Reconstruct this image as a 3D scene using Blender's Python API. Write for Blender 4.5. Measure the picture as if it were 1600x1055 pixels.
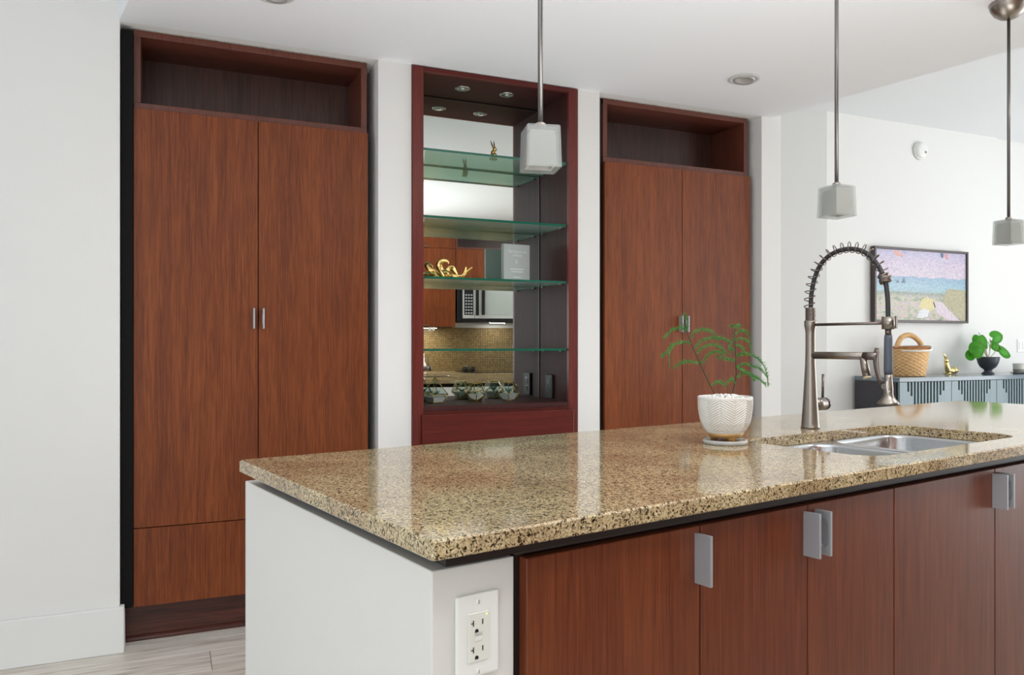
import bpy, bmesh, math, random
from math import sin, cos, pi, radians, degrees, atan2, sqrt
from mathutils import Vector, Matrix

random.seed(7)
C = bpy.context.scene.collection
for o in list(bpy.data.objects): bpy.data.objects.remove(o)
S = bpy.context.scene

# ------------------------------------------------------------------ camera
H = 1.19
TH = 0.413010                      # yaw of the view away from the wall normal
PH = 0.195274                      # island / kitchen frame turned from the wall frame
K0 = Vector((0.30768, 0.95431))    # near left corner of the island worktop
cam = bpy.data.objects.new('camera', bpy.data.cameras.new('camera'))
C.objects.link(cam); S.camera = cam
cam.location = (0, 0, H); cam.rotation_euler = (pi/2, 0, -TH)
cam.data.sensor_width = 36; cam.data.lens = 1227/1600*36
cam.data.shift_y = 11/1600; cam.data.clip_start = .02

# ------------------------------------------------------------------ world, light, exposure
w = bpy.data.worlds.new('daylight'); S.world = w; w.use_nodes = True
bg = w.node_tree.nodes['Background']; bg.inputs[0].default_value = (.80, .90, 1, 1); bg.inputs[1].default_value = 1.0
vs = S.view_settings
vs.view_transform = 'Standard'; vs.look = 'None'; vs.gamma = 1; vs.use_curve_mapping = False
vs.exposure = 0.09
def area(name, loc, target, sx, sy, watt, col=(1, 1, 1)):
    l = bpy.data.lights.new(name, 'AREA'); l.shape = 'RECTANGLE'; l.size = sx; l.size_y = sy
    l.energy = watt; l.color = col
    o = bpy.data.objects.new(name, l); C.objects.link(o); o.location = loc
    d = Vector(target)-Vector(loc); o.rotation_euler = d.to_track_quat('-Z', 'Z').to_euler()
    return o
area('daylight_right', (8.9, 1.3, 1.55), (0, 1.3, 3.2), 5.6, 2.5, 245, (.96, .985, 1))
area('daylight_rear', (6.2, -3.85, 1.55), (6.2, 3, 3.0), 4.4, 2.5, 90, (.97, .99, 1))
area('fill_left', (-3.05, -1.4, 1.45), (1.5, -.4, 2.6), 3.6, 2.3, 45, (.97, .985, 1))  # soft fill added from the unseen left side
area('fill_rear_left', (-1.9, -3.85, 1.5), (-1.2, 3, 3.0), 2.2, 2.2, 35, (.97, .985, 1))  # added fill from behind the camera, on the left
# added fill: unseen upward panel in the aisle that brightens the kitchen ceiling
fp = (K0.x+.55*cos(PH)+.45*sin(PH), K0.y+.55*sin(PH)-.45*cos(PH))
fl_ = area('ceiling_fill', (fp[0], fp[1], .90), (fp[0], fp[1], 2.4), 2.6, .6, 34, (.97, .99, 1))
fl_.rotation_euler = (pi, 0, PH); fl_.data.spread = radians(120)
fq = (K0.x+1.25*cos(PH)-1.38*sin(PH), K0.y+1.25*sin(PH)+1.38*cos(PH))
f2_ = area('ceiling_fill_rear', (fq[0], fq[1], .12), (fq[0], fq[1], 2.4), 2.6, .45, 9, (.97, .99, 1))  # second added upward fill, hidden behind the island to lift the ceiling
for u_, v_ in ((1.15, -.78), (3.0, -.62)):
    p_ = (K0.x+u_*cos(PH)-v_*sin(PH), K0.y+u_*sin(PH)+v_*cos(PH))
    area('aisle_fill', (p_[0], p_[1], 2.425), (p_[0], p_[1], 0), .5, .3, 11.5, (1, .985, .96)).rotation_euler = (0, 0, PH)  # unseen panels added to brighten the aisle and the mirrored kitchen
for u_ in (1.28, 1.86, 2.63):
    p_ = (K0.x+u_*cos(PH)+1.50*sin(PH), K0.y+u_*sin(PH)-1.50*cos(PH))
    area('under_cabinet_fill', (p_[0], p_[1], 1.355 if u_ < 2 else 1.41), (p_[0], p_[1], 0), .3 if u_ < 2 else .16, .04, 2.8 if u_ < 2 else 1.3, (1, .97, .92)).rotation_euler = (0, 0, PH)  # strips added to brighten the kitchen in the mirror
f2_.rotation_euler = (pi, 0, PH*.5); f2_.data.spread = radians(125)

# ------------------------------------------------------------------ helpers
def lin(c):
    return tuple(((x/255)/12.92 if x/255 <= .04045 else ((x/255+.055)/1.055)**2.4) for x in c)+(1,)
def newmat(n):
    m = bpy.data.materials.new(n); m.use_nodes = True
    nt = m.node_tree; b = nt.nodes['Principled BSDF']; return m, nt, b
def mat(n, col, rough=.5, metal=0, spec=.5, bump=0, bscale=60, vary=0, vscale=8, coat=0, aniso=0, trans=0, ior=1.45):
    m, nt, b = newmat(n); N = nt.nodes; L = nt.links
    b.inputs['Base Color'].default_value = lin(col); b.inputs['Roughness'].default_value = rough
    b.inputs['Metallic'].default_value = metal; b.inputs['Specular IOR Level'].default_value = spec
    b.inputs['Coat Weight'].default_value = coat; b.inputs['Transmission Weight'].default_value = trans
    b.inputs['IOR'].default_value = ior
    if vary or bump:
        tc = N.new('ShaderNodeTexCoord')
        if vary:
            no = N.new('ShaderNodeTexNoise'); no.inputs['Scale'].default_value = vscale; no.inputs['Detail'].default_value = 5
            L.new(tc.outputs['Object'], no.inputs['Vector'])
            mx = N.new('ShaderNodeMix'); mx.data_type = 'RGBA'
            c = lin(col); mx.inputs['A'].default_value = tuple(x*(1-vary) for x in c[:3])+(1,)
            mx.inputs['B'].default_value = tuple(min(1, x*(1+vary)) for x in c[:3])+(1,)
            L.new(no.outputs['Fac'], mx.inputs['Factor']); L.new(mx.outputs['Result'], b.inputs['Base Color'])
        if bump:
            n2 = N.new('ShaderNodeTexNoise'); n2.inputs['Scale'].default_value = bscale; n2.inputs['Detail'].default_value = 4
            L.new(tc.outputs['Object'], n2.inputs['Vector'])
            bp = N.new('ShaderNodeBump'); bp.inputs['Strength'].default_value = bump; bp.inputs['Distance'].default_value = .002
            L.new(n2.outputs['Fac'], bp.inputs['Height']); L.new(bp.outputs['Normal'], b.inputs['Normal'])
    return m
def ramp(nt, stops):
    r = nt.nodes.new('ShaderNodeValToRGB'); e = r.color_ramp.elements
    while len(e) > 1: e.remove(e[-1])
    e[0].position = stops[0][0]; e[0].color = lin(stops[0][1])
    for p, c in stops[1:]:
        k = e.new(p); k.color = lin(c)
    return r
def wood(n, dark, mid, light, rough=.38, axis='z', sc=11, coat=0, spec=.5, contrast=1):
    m, nt, b = newmat(n); N = nt.nodes; L = nt.links
    tc = N.new('ShaderNodeTexCoord'); oi = N.new('ShaderNodeObjectInfo')
    ml = N.new('ShaderNodeVectorMath'); ml.operation = 'SCALE'; ml.inputs['Scale'].default_value = 23.0
    cb = N.new('ShaderNodeCombineXYZ')
    for i in range(3): L.new(oi.outputs['Random'], cb.inputs[i])
    L.new(cb.outputs[0], ml.inputs[0])
    ad = N.new('ShaderNodeVectorMath'); L.new(tc.outputs['Object'], ad.inputs[0]); L.new(ml.outputs[0], ad.inputs[1])
    def noise(s, det, dist, long):
        mp = N.new('ShaderNodeMapping'); v = [s, s, s]; v['xyz'.index(axis)] = s*long
        mp.inputs['Scale'].default_value = v
        L.new(ad.outputs[0], mp.inputs['Vector'])
        no = N.new('ShaderNodeTexNoise'); no.inputs['Scale'].default_value = 1; no.inputs['Detail'].default_value = det
        no.inputs['Distortion'].default_value = dist; no.inputs['Roughness'].default_value = .6
        L.new(mp.outputs[0], no.inputs['Vector']); return no
    a = noise(sc, 6, 1.4, .06); f = noise(sc*22, 5, .5, .022); g = noise(sc*4.5, 6, 2.6, .07)
    s1 = N.new('ShaderNodeMath'); s1.operation = 'MULTIPLY_ADD'; s1.inputs[1].default_value = .60
    L.new(f.outputs['Fac'], s1.inputs[0])
    s2 = N.new('ShaderNodeMath'); s2.operation = 'MULTIPLY'; s2.inputs[1].default_value = .40; L.new(a.outputs['Fac'], s2.inputs[0])
    L.new(s2.outputs[0], s1.inputs[2])
    s3 = N.new('ShaderNodeMath'); s3.operation = 'MULTIPLY_ADD'; s3.inputs[1].default_value = .35
    L.new(g.outputs['Fac'], s3.inputs[0]); L.new(s1.outputs[0], s3.inputs[2])
    d = .15/contrast
    r = ramp(nt, [(.675-d, dark), (.675-d*.1, mid), (.675+d, light)])
    L.new(s3.outputs[0], r.inputs['Fac']); L.new(r.outputs['Color'], b.inputs['Base Color'])
    bp = N.new('ShaderNodeBump'); bp.inputs['Strength'].default_value = .12; bp.inputs['Distance'].default_value = .0006
    L.new(f.outputs['Fac'], bp.inputs['Height']); L.new(bp.outputs['Normal'], b.inputs['Normal'])
    b.inputs['Roughness'].default_value = rough; b.inputs['Coat Weight'].default_value = coat; b.inputs['Specular IOR Level'].default_value = spec
    return m
def granite(n, scale=430, rough=.07):
    m, nt, b = newmat(n); N = nt.nodes; L = nt.links
    tc = N.new('ShaderNodeTexCoord')
    no = N.new('ShaderNodeTexNoise'); no.inputs['Scale'].default_value = 90; no.inputs['Detail'].default_value = 2
    L.new(tc.outputs['Object'], no.inputs['Vector'])
    mx = N.new('ShaderNodeMix'); mx.data_type = 'VECTOR'; mx.inputs['Factor'].default_value = .012
    L.new(tc.outputs['Object'], mx.inputs['A']); L.new(no.outputs['Color'], mx.inputs['B'])
    vo = N.new('ShaderNodeTexVoronoi'); vo.inputs['Scale'].default_value = scale; L.new(mx.outputs['Result'], vo.inputs['Vector'])
    sp = N.new('ShaderNodeSeparateColor'); L.new(vo.outputs['Color'], sp.inputs['Color'])
    r = ramp(nt, [(0, (70, 60, 48)), (.09, (98, 86, 68)), (.15, (142, 127, 102)), (.3, (168, 150, 120)), (.5, (190, 172, 136)), (.72, (204, 187, 151)), (.9, (213, 199, 169)), (1, (226, 216, 192))])
    r.color_ramp.interpolation = 'LINEAR'
    L.new(sp.outputs[0], r.inputs['Fac'])
    n2 = N.new('ShaderNodeTexNoise'); n2.inputs['Scale'].default_value = 6; n2.inputs['Detail'].default_value = 3; L.new(tc.outputs['Object'], n2.inputs['Vector'])
    r2 = ramp(nt, [(.35, (205, 178, 150)), (.65, (255, 250, 232))]); L.new(n2.outputs['Fac'], r2.inputs['Fac'])
    mu = N.new('ShaderNodeMix'); mu.data_type = 'RGBA'; mu.blend_type = 'MULTIPLY'; mu.inputs['Factor'].default_value = .6
    L.new(r.outputs['Color'], mu.inputs['A']); L.new(r2.outputs['Color'], mu.inputs['B'])
    L.new(mu.outputs['Result'], b.inputs['Base Color'])
    v2 = N.new('ShaderNodeTexVoronoi'); v2.inputs['Scale'].default_value = scale*.7; L.new(mx.outputs['Result'], v2.inputs['Vector'])
    s2 = N.new('ShaderNodeSeparateColor'); L.new(v2.outputs['Color'], s2.inputs['Color'])
    r3 = ramp(nt, [(0, (92, 84, 76)), (.10, (120, 110, 98)), (.135, (255, 255, 255))]); L.new(s2.outputs[1], r3.inputs['Fac'])
    m3 = N.new('ShaderNodeMix'); m3.data_type = 'RGBA'; m3.blend_type = 'MULTIPLY'; m3.inputs['Factor'].default_value = 1
    L.new(mu.outputs['Result'], m3.inputs['A']); L.new(r3.outputs['Color'], m3.inputs['B'])
    L.new(m3.outputs['Result'], b.inputs['Base Color'])
    b.inputs['Roughness'].default_value = rough
    return m
def thin_glass(n, tint, gloss=.9, frost=0.0):
    m = bpy.data.materials.new(n); m.use_nodes = True; nt = m.node_tree; N = nt.nodes; L = nt.links
    for x in list(N): N.remove(x)
    out = N.new('ShaderNodeOutputMaterial'); tr = N.new('ShaderNodeBsdfTransparent'); tr.inputs[0].default_value = lin(tint)
    gl = N.new('ShaderNodeBsdfGlossy'); gl.inputs['Roughness'].default_value = .03
    fr = N.new('ShaderNodeFresnel'); ge = N.new('ShaderNodeNewGeometry'); mr = N.new('ShaderNodeMapRange'); mr.inputs['To Min'].default_value = 1.5; mr.inputs['To Max'].default_value = 1/1.5; L.new(ge.outputs['Backfacing'], mr.inputs['Value']); L.new(mr.outputs[0], fr.inputs[0])
    mx = N.new('ShaderNodeMixShader'); L.new(fr.outputs[0], mx.inputs[0]); L.new(tr.outputs[0], mx.inputs[1]); L.new(gl.outputs[0], mx.inputs[2])
    last = mx
    if frost:
        di = N.new('ShaderNodeBsdfDiffuse'); di.inputs[0].default_value = lin(tint)
        m2 = N.new('ShaderNodeMixShader'); m2.inputs[0].default_value = frost
        L.new(mx.outputs[0], m2.inputs[1]); L.new(di.outputs[0], m2.inputs[2]); last = m2
    L.new(last.outputs[0], out.inputs[0]); return m

class MB:
    def __init__(s): s.bm = bmesh.new()
    def box(s, x0, x1, y0, y1, z0, z1, bev=0, seg=1, mi=0, rot=0):
        r = bmesh.ops.create_cube(s.bm, size=1); vs = r['verts']
        bmesh.ops.scale(s.bm, vec=(abs(x1-x0), abs(y1-y0), abs(z1-z0)), verts=vs)
        if rot: bmesh.ops.rotate(s.bm, cent=(0, 0, 0), matrix=Matrix.Rotation(rot, 3, 'Z'), verts=vs)
        bmesh.ops.translate(s.bm, vec=((x0+x1)/2, (y0+y1)/2, (z0+z1)/2), verts=vs)
        fs = {f for v in vs for f in v.link_faces}
        for f in fs: f.material_index = mi
        if bev:
            es = list({e for v in vs for e in v.link_edges})
            bmesh.ops.bevel(s.bm, geom=es, offset=bev, segments=seg, profile=.5, affect='EDGES')
        return s
    def tube(s, pts, r, seg=12, cap=True, closed=False, flat=None):
        pts = [Vector(p) for p in pts]; n = len(pts); rs = r if isinstance(r, (list, tuple)) else [r]*n
        rings = []; up = None
        for i, p in enumerate(pts):
            if closed: t = pts[(i+1) % n]-pts[i-1]
            else: t = pts[min(i+1, n-1)]-pts[max(i-1, 0)]
            t.normalize()
            if up is None:
                up = Vector((0, 0, 1)) if abs(t.z) < .9 else Vector((1, 0, 0))
            a = (up-t*up.dot(t)).normalized(); b = t.cross(a); up = a
            ring = []
            for k in range(seg):
                q = 2*pi*k/seg; ca, sb = cos(q), sin(q)*(flat if flat else 1)
                ring.append(s.bm.verts.new(p+(a*ca+b*sb)*rs[i]))
            rings.append(ring)
        m = n if closed else n-1
        for i in range(m):
            A, B = rings[i], rings[(i+1) % n]
            for k in range(seg):
                f = s.bm.faces.new((A[k], A[(k+1) % seg], B[(k+1) % seg], B[k])); f.smooth = True
        if cap and not closed:
            s.bm.faces.new(rings[0][::-1]); s.bm.faces.new(rings[-1])
        return s
    def lathe(s, prof, c=(0, 0, 0), seg=32, M=None, smooth=True, fn=None):
        rings = []; c = Vector(c)
        def put(v): return s.bm.verts.new((M @ v if M else v)+c)
        for r, z in prof:
            if r < 1e-6: rings.append([put(Vector((0, 0, z)))])
            else:
                ring = []
                for k in range(seg):
                    q = 2*pi*k/seg; rr = fn(r, z, q) if fn else r
                    ring.append(put(Vector((rr*cos(q), rr*sin(q), z))))
                rings.append(ring)
        for A, B in zip(rings, rings[1:]):
            if len(A) == 1 and len(B) == 1: continue
            for k in range(seg):
                k2 = (k+1) % seg
                if len(A) == 1: f = s.bm.faces.new((A[0], B[k2], B[k]))
                elif len(B) == 1: f = s.bm.faces.new((A[k], A[k2], B[0]))
                else: f = s.bm.faces.new((A[k], A[k2], B[k2], B[k]))
                f.smooth = smooth
        return s
    def prism(s, poly, z0, z1, M=None, mi=0):
        f = lambda p: (M @ Vector(p)) if M else Vector(p)
        a = [s.bm.verts.new(f((x, y, z0))) for x, y in poly]; b = [s.bm.verts.new(f((x, y, z1))) for x, y in poly]
        n = len(poly); fs = [s.bm.faces.new(a[::-1]), s.bm.faces.new(b)]
        for i in range(n): fs.append(s.bm.faces.new((a[i], a[(i+1) % n], b[(i+1) % n], b[i])))
        for q in fs: q.material_index = mi
        return s
    def ball(s, c, r, sc=(1, 1, 1), sub=2, rot=None):
        v = bmesh.ops.create_icosphere(s.bm, subdivisions=sub, radius=r)['verts']
        bmesh.ops.scale(s.bm, vec=sc, verts=v)
        if rot: bmesh.ops.rotate(s.bm, cent=(0, 0, 0), matrix=rot, verts=v)
        bmesh.ops.translate(s.bm, vec=c, verts=v)
        for q in {f for x in v for f in x.link_faces}: q.smooth = True
        return s
    def face(s, pts, mi=0):
        f = s.bm.faces.new([s.bm.verts.new(p) for p in pts]); f.material_index = mi; return s

def k2w(u, v, z=0):
    return Vector((K0.x+u*cos(PH)-v*sin(PH), K0.y+u*sin(PH)+v*cos(PH), z))
BASE = {}
def emit(name, mb, m, parent=None, base=None, label=None, normals=True):
    """mesh written in the frame of its thing (wall frame or kitchen frame), shifted to the thing's base"""
    if base is None and parent is not None:
        base = BASE[parent.name]
    if base is None: base = (0, 0, 0, 0)
    bm = mb.bm if isinstance(mb, MB) else mb
    bmesh.ops.translate(bm, vec=(-base[0], -base[1], -base[2]), verts=bm.verts)
    if normals: bmesh.ops.recalc_face_normals(bm, faces=bm.faces)
    me = bpy.data.meshes.new(name); bm.to_mesh(me); bm.free()
    for q in (m if isinstance(m, (list, tuple)) else [m]): me.materials.append(q)
    o = bpy.data.objects.new(name, me); C.objects.link(o)
    if parent is not None:
        o.parent = parent
    else:
        place(o, base)
    BASE[o.name] = base
    if label: o['label'] = label
    return o
def place(o, base):
    if base[3] == 0: o.location = base[:3]
    elif base[3] == 1: o.location = k2w(*base[:3]); o.rotation_euler = (0, 0, PH)
    elif base[3] == 3: o.location = k2w(base[0]+.083, base[1], base[2]); o.rotation_euler = (0, 0, PH)
    else: o.location = base[:3]; o.rotation_euler = (0, 0, base[3])
def thing(name, label, cat, base, group=None):
    o = bpy.data.objects.new(name, None); C.objects.link(o); o.empty_display_size = .05
    place(o, base); BASE[o.name] = base
    o['label'] = label; o['category'] = cat
    if group: o['group'] = group
    return o
def tag(o, label, cat, group=None):
    o['label'] = label; o['category'] = cat
    if group: o['group'] = group
    return o
def struct(name, mb, m, base=(0, 0, 0, 0), parent=None, normals=True):
    o = emit(name, mb, m, parent, base if parent is None else None, normals=normals)
    if parent is None: o['kind'] = 'structure'
    return o
def B(*a, **k): return MB().box(*a, **k)
def share(name, o, parent, loc, rot=None, scale=None):
    c = bpy.data.objects.new(name, o.data); C.objects.link(c); c.parent = parent; c.location = loc
    if rot: c.rotation_euler = rot
    if scale: c.scale = scale
    return c

# ------------------------------------------------------------------ materials
WALL = mat('wall_paint', (229, 228, 225), .75, bump=.12, bscale=220)
CEIL = mat('ceiling_paint', (238, 240, 242), .85, bump=.08, bscale=160)
TRIM = mat('trim_paint', (230, 230, 227), .45, bump=.06, bscale=30)
WOOD = wood('cherry_laminate', (90, 41, 17), (112, 54, 21), (136, 71, 31), rough=.42, spec=.32)
WOODI = wood('island_laminate', (86, 38, 20), (103, 50, 26), (120, 63, 35), rough=.4, spec=.36)
WOODH = wood('cherry_laminate_horizontal', (56, 26, 18), (86, 42, 30), (106, 54, 38), rough=.38, axis='x')
WDARK = wood('shaded_back_panel', (44, 26, 22), (68, 42, 36), (84, 54, 44), rough=.4)  # door wood darkened: shade inside the open boxes put into the colour
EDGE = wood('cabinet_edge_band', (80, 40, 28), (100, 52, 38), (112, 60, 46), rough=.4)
KICKM = wood('dark_kick_board', (48, 22, 18), (70, 34, 26), (92, 48, 36), rough=.3, axis='x')
CARC = mat('dark_carcass', (30, 18, 14), .5)
BLK = mat('black_side_board', (12, 10, 10), .7, spec=.2)
CHERRY = wood('red_cherry_stain', (66, 16, 10), (86, 22, 14), (104, 32, 22), rough=.3, spec=.4, axis='x', contrast=.8)
CHERRYV = wood('red_cherry_stain_upright', (80, 26, 20), (99, 35, 28), (116, 47, 38), rough=.32, spec=.4, contrast=.8)
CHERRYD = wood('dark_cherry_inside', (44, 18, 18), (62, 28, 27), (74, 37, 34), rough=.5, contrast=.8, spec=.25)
STONE = granite('speckled_granite')
GLS = thin_glass('shelf_glass', (216, 240, 230), frost=.14); GLE = mat('shelf_glass_edge', (20, 92, 74), .12, spec=.8)
PANE = thin_glass('terrarium_glass', (238, 246, 243))
NICK = mat('brushed_nickel', (156, 148, 140), .34, 1, bump=.05, bscale=300)
NICKD = mat('dark_brushed_nickel', (128, 118, 112), .32, 1)
STEEL = mat('brushed_steel_sink', (190, 192, 194), .24, 1, bump=.08, bscale=200)
ALU = mat('satin_aluminium', (178, 181, 185), .5, .55)
ROD = mat('grey_metal_rod', (118, 116, 114), .35, .9)
RUB = mat('black_rubber_hose', (52, 52, 54), .45)
GRIP = mat('slate_grey_grip', (88, 94, 106), .5)
GOLD = mat('polished_gold', (228, 192, 122), .16, 1)
BRASS = mat('brass_came', (196, 168, 92), .3, 1)
WHITE = mat('white_plastic', (236, 236, 232), .35)
CERW = mat('white_glazed_ceramic', (232, 230, 226), .4)
BLACK = mat('black_plastic', (18, 18, 19), .4)
SLOT = mat('dark_slot', (14, 12, 12), .7)
LEAF = mat('fern_green', (78, 142, 64), .55, vary=.25, vscale=40)
STEM = mat('dark_stem', (44, 62, 38), .6)
LEAF2 = mat('bright_leaf_green', (92, 182, 52), .35, vary=.3, vscale=30)

# ------------------------------------------------------------------ room shell
YW = 3.39
m = MB()
m.box(-3.25, -.1707, YW, 4.25, 0, 3.05)
m.box(.845, .9955, YW, 4.25, 0, 3.05); m.box(1.838, 1.960, YW, 4.25, 0, 3.05); m.box(2.978, 3.113, YW, 5.2, 0, 3.05)
m.box(-.1707, .845, YW, 4.25, 2.44, 3.05); m.box(.9955, 1.838, YW, 4.25, 2.44, 3.05); m.box(1.960, 2.978, YW, 4.25, 2.44, 3.05)
m.box(-.1707, 2.978, 4.12, 4.25, 0, 2.44)
struct('wall_back', m, WALL)
m = MB(); m.prism([(4.805, 4.72), (4.805, 4.9), (4.0, 5.3), (3.1, 5.3), (3.1, 5.08), (4.0, 5.08)], 0, 3.05)
struct('wall_return', m, WALL)
m = B(4.805, 6.83, 4.72, 4.9, 0, 3.05); m.box(6.83, 9.2, 4.75, 4.9, 0, 3.05)
struct('wall_far', m, WALL)
# right wall with three tall windows
def windowed_x(name, x0, x1, ys, ya, yb, z0, z1):
    m = MB(); m.box(x0, x1, ya, yb, 0, z0); m.box(x0, x1, ya, yb, z1, 3.05)
    e = [ya]+[q for p in ys for q in p]+[yb]
    for i in range(0, len(e), 2): m.box(x0, x1, e[i], e[i+1], z0, z1)
    return struct(name, m, WALL)
WY = [(-1.5, .3), (.4, 2.2), (2.3, 4.1)]
windowed_x('wall_right', 9.0, 9.2, WY, -4.1, 4.75, .3, 2.8)
LY = [(-1.7, .5), (.7, 2.9)]
windowed_x('wall_left', -3.25, -3.1, LY, -4.1, 3.39, .3, 2.6)
m = MB(); m.box(-3.25, -3.0, -4.1, -3.9, 0, 3.05); m.box(-.8, 4.0, -4.1, -3.9, 0, 3.05); m.box(8.4, 9.2, -4.1, -3.9, 0, 3.05)
m.box(-3.0, -.8, -4.1, -3.9, 2.6, 3.05); m.box(-3.0, -.8, -4.1, -3.9, 0, .4); m.box(4.0, 8.4, -4.1, -3.9, 0, .3); m.box(4.0, 8.4, -4.1, -3.9, 2.8, 3.05)
struct('wall_rear', m, WALL)
def win(name, axis, c, a, b, z0, z1):
    m = MB(); t = .05
    def bx(p, q, r, s_):
        if axis == 'x': m.box(c-.03, c+.03, p, q, r, s_)
        else: m.box(p, q, c-.03, c+.03, r, s_)
    bx(a, b, z0, z0+t); bx(a, b, z1-t, z1); bx(a, a+t, z0+t, z1-t); bx(b-t, b, z0+t, z1-t); bx((a+b)/2-.02, (a+b)/2+.02, z0+t, z1-t)
    return struct(name, m, TRIM)
n = 1
for a, b in WY: win('window_%d' % n, 'x', 9.1, a, b, .3, 2.8); n += 1
for a, b in LY: win('window_%d' % n, 'x', -3.17, a, b, .3, 2.6); n += 1
win('window_6', 'y', -4.0, 4.0, 8.4, .3, 2.8); win('window_7', 'y', -4.0, -3.0, -.8, .4, 2.6)
# kitchen back wall with mosaic splashback
VK = -1.675
m = MB(); m.box(-.4, 3.5, VK-.14, VK, 0, 3.05)
struct('wall_kitchen', m, WALL, (0, 0, 0, 1))
# ceilings
def kp(u, v): p = k2w(u, v); return (p.x, p.y)
m = MB(); m.prism([kp(0, VK), kp(3.16, VK), kp(3.16, 1.8579), kp(0, 2.4829)], 2.44, 3.05)
struct('ceiling', m, CEIL)
m = B(-3.25, 9.2, -4.1, 5.3, 3.05, 3.15)
struct('ceiling_upper', m, CEIL)['kind'] = 'structure'

# floor : slab, single planks where the picture shows them, the rest joined
FLB = mat('floor_underlay', (120, 114, 106), .8)
fl = struct('floor', B(-3.25, 9.2, -4.1, 5.3, -.1, -.012), FLB)
def plankmat():
    m, nt, b = newmat('grey_washed_planks'); N = nt.nodes; L = nt.links
    tc = N.new('ShaderNodeTexCoord'); oi = N.new('ShaderNodeObjectInfo')
    cb = N.new('ShaderNodeCombineXYZ'); L.new(oi.outputs['Random'], cb.inputs[1]); L.new(oi.outputs['Random'], cb.inputs[0])
    sc = N.new('ShaderNodeVectorMath'); sc.operation = 'SCALE'; sc.inputs['Scale'].default_value = 31; L.new(cb.outputs[0], sc.inputs[0])
    ad = N.new('ShaderNodeVectorMath'); L.new(tc.outputs['Object'], ad.inputs[0]); L.new(sc.outputs[0], ad.inputs[1])
    mp = N.new('ShaderNodeMapping'); mp.inputs['Scale'].default_value = (2.2, 26, 10); L.new(ad.outputs[0], mp.inputs['Vector'])
    no = N.new('ShaderNodeTexNoise'); no.inputs['Scale'].default_value = 1; no.inputs['Detail'].default_value = 8; no.inputs['Distortion'].default_value = 1.5
    L.new(mp.outputs[0], no.inputs['Vector'])
    r = ramp(nt, [(.3, (168, 156, 144)), (.42, (206, 197, 186)), (.55, (222, 215, 206)), (.75, (234, 229, 222))])
    L.new(no.outputs['Fac'], r.inputs['Fac']); L.new(r.outputs['Color'], b.inputs['Base Color'])
    b.inputs['Roughness'].default_value = .45
    return m
PLK = plankmat()
pw, pl = .2, 1.2; rest = MB(); proto = None
for j in range(-21, 27):
    y0 = j*pw+.07
    off = (j*0.43) % 1.2
    for i in range(-4, 9):
        x0 = i*pl+off-.3
        a, b2, c, d = max(x0, -3.1), min(x0+pl, 9.0), max(y0, -3.9), min(y0+pw, 5.08)
        if b2-a < .02 or d-c < .02: continue
        if -1.6 < x0+pl/2 < 1.4 and 2.4 < y0 < 3.4:
            if proto is None:
                proto = emit('plank', B(0, pl-.002, 0, pw-.002, -.012, 0, bev=.0012), PLK, fl)
                proto.location = (x0, y0, 0)
            else: share('plank', proto, fl, (x0, y0, 0))
        else: rest.box(a, b2-.002, c, d-.002, -.012, 0)
r_ = emit('plank_field', rest, PLK, fl); r_['kind'] = 'stuff'

# baseboards
m = B(-3.1, -.155, 3.372, YW, 0, .178, bev=.004, seg=2); m.box(-.1707, -.155, YW, 3.47, 0, .178, bev=.002)
struct('baseboard_left', m, TRIM)
m = B(4.82, 9.0, 4.70, 4.72, 0, .178, bev=.004); struct('baseboard_far', m, TRIM)

# ------------------------------------------------------------------ handle (finger plate)
def handle_mesh():
    """plate standing square to the door, y = out of the door (towards -y), finger slot sunk in the -x face"""
    bm = bmesh.new(); D = .034; hh = .084; T = .006
    n = 10; r = .011; cy = -.018
    oval = []
    for k in range(n+1):
        q = pi*k/n; oval.append((cy+r*cos(q), .042+.016+r*sin(q)))
    for k in range(n+1):
        q = pi+pi*k/n; oval.append((cy+r*cos(q), .042-.016+r*sin(q)))
    outer = [(0, 0), (-D, 0), (-D, hh), (0, hh)]
    # left face with a hole, made by bridging
    def ring(pts, x): return [bm.verts.new((x, p[0], p[1])) for p in pts]
    O0 = ring(outer, -T/2); O1 = ring(outer, T/2)
    I0 = ring(oval, -T/2); I1 = ring([(cy+(p[0]-cy)*.82, .042+(p[1]-.042)*.93) for p in oval], T/2-.0015)
    bm.faces.new(O1); 
    for i in range(4): bm.faces.new((O0[i], O0[(i+1) % 4], O1[(i+1) % 4], O1[i]))
    for i in range(len(I0)): bm.faces.new((I0[i], I0[(i+1) % len(I0)], I1[(i+1) % len(I0)], I1[i]))
    bm.faces.new(I1)
    eo = [bm.edges.get((O0[i], O0[(i+1) % 4])) for i in range(4)]
    ei = [bm.edges.get((I0[i], I0[(i+1) % len(I0)])) for i in range(len(I0))]
    bmesh.ops.triangle_fill(bm, edges=eo+ei, use_beauty=True)
    bmesh.ops.recalc_face_normals(bm, faces=bm.faces)
    me = bpy.data.meshes.new('handle'); bm.to_mesh(me); bm.free(); me.materials.append(ALU); return me
HM = handle_mesh()
def handle(door, x, y, z, flip=False):
    b = BASE[door.name]
    o = bpy.data.objects.new('handle', HM); C.objects.link(o); o.parent = door
    o.location = (x-b[0], y-b[1], z-b[2])
    if flip: o.scale = (-1, 1, 1)
    return o

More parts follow.
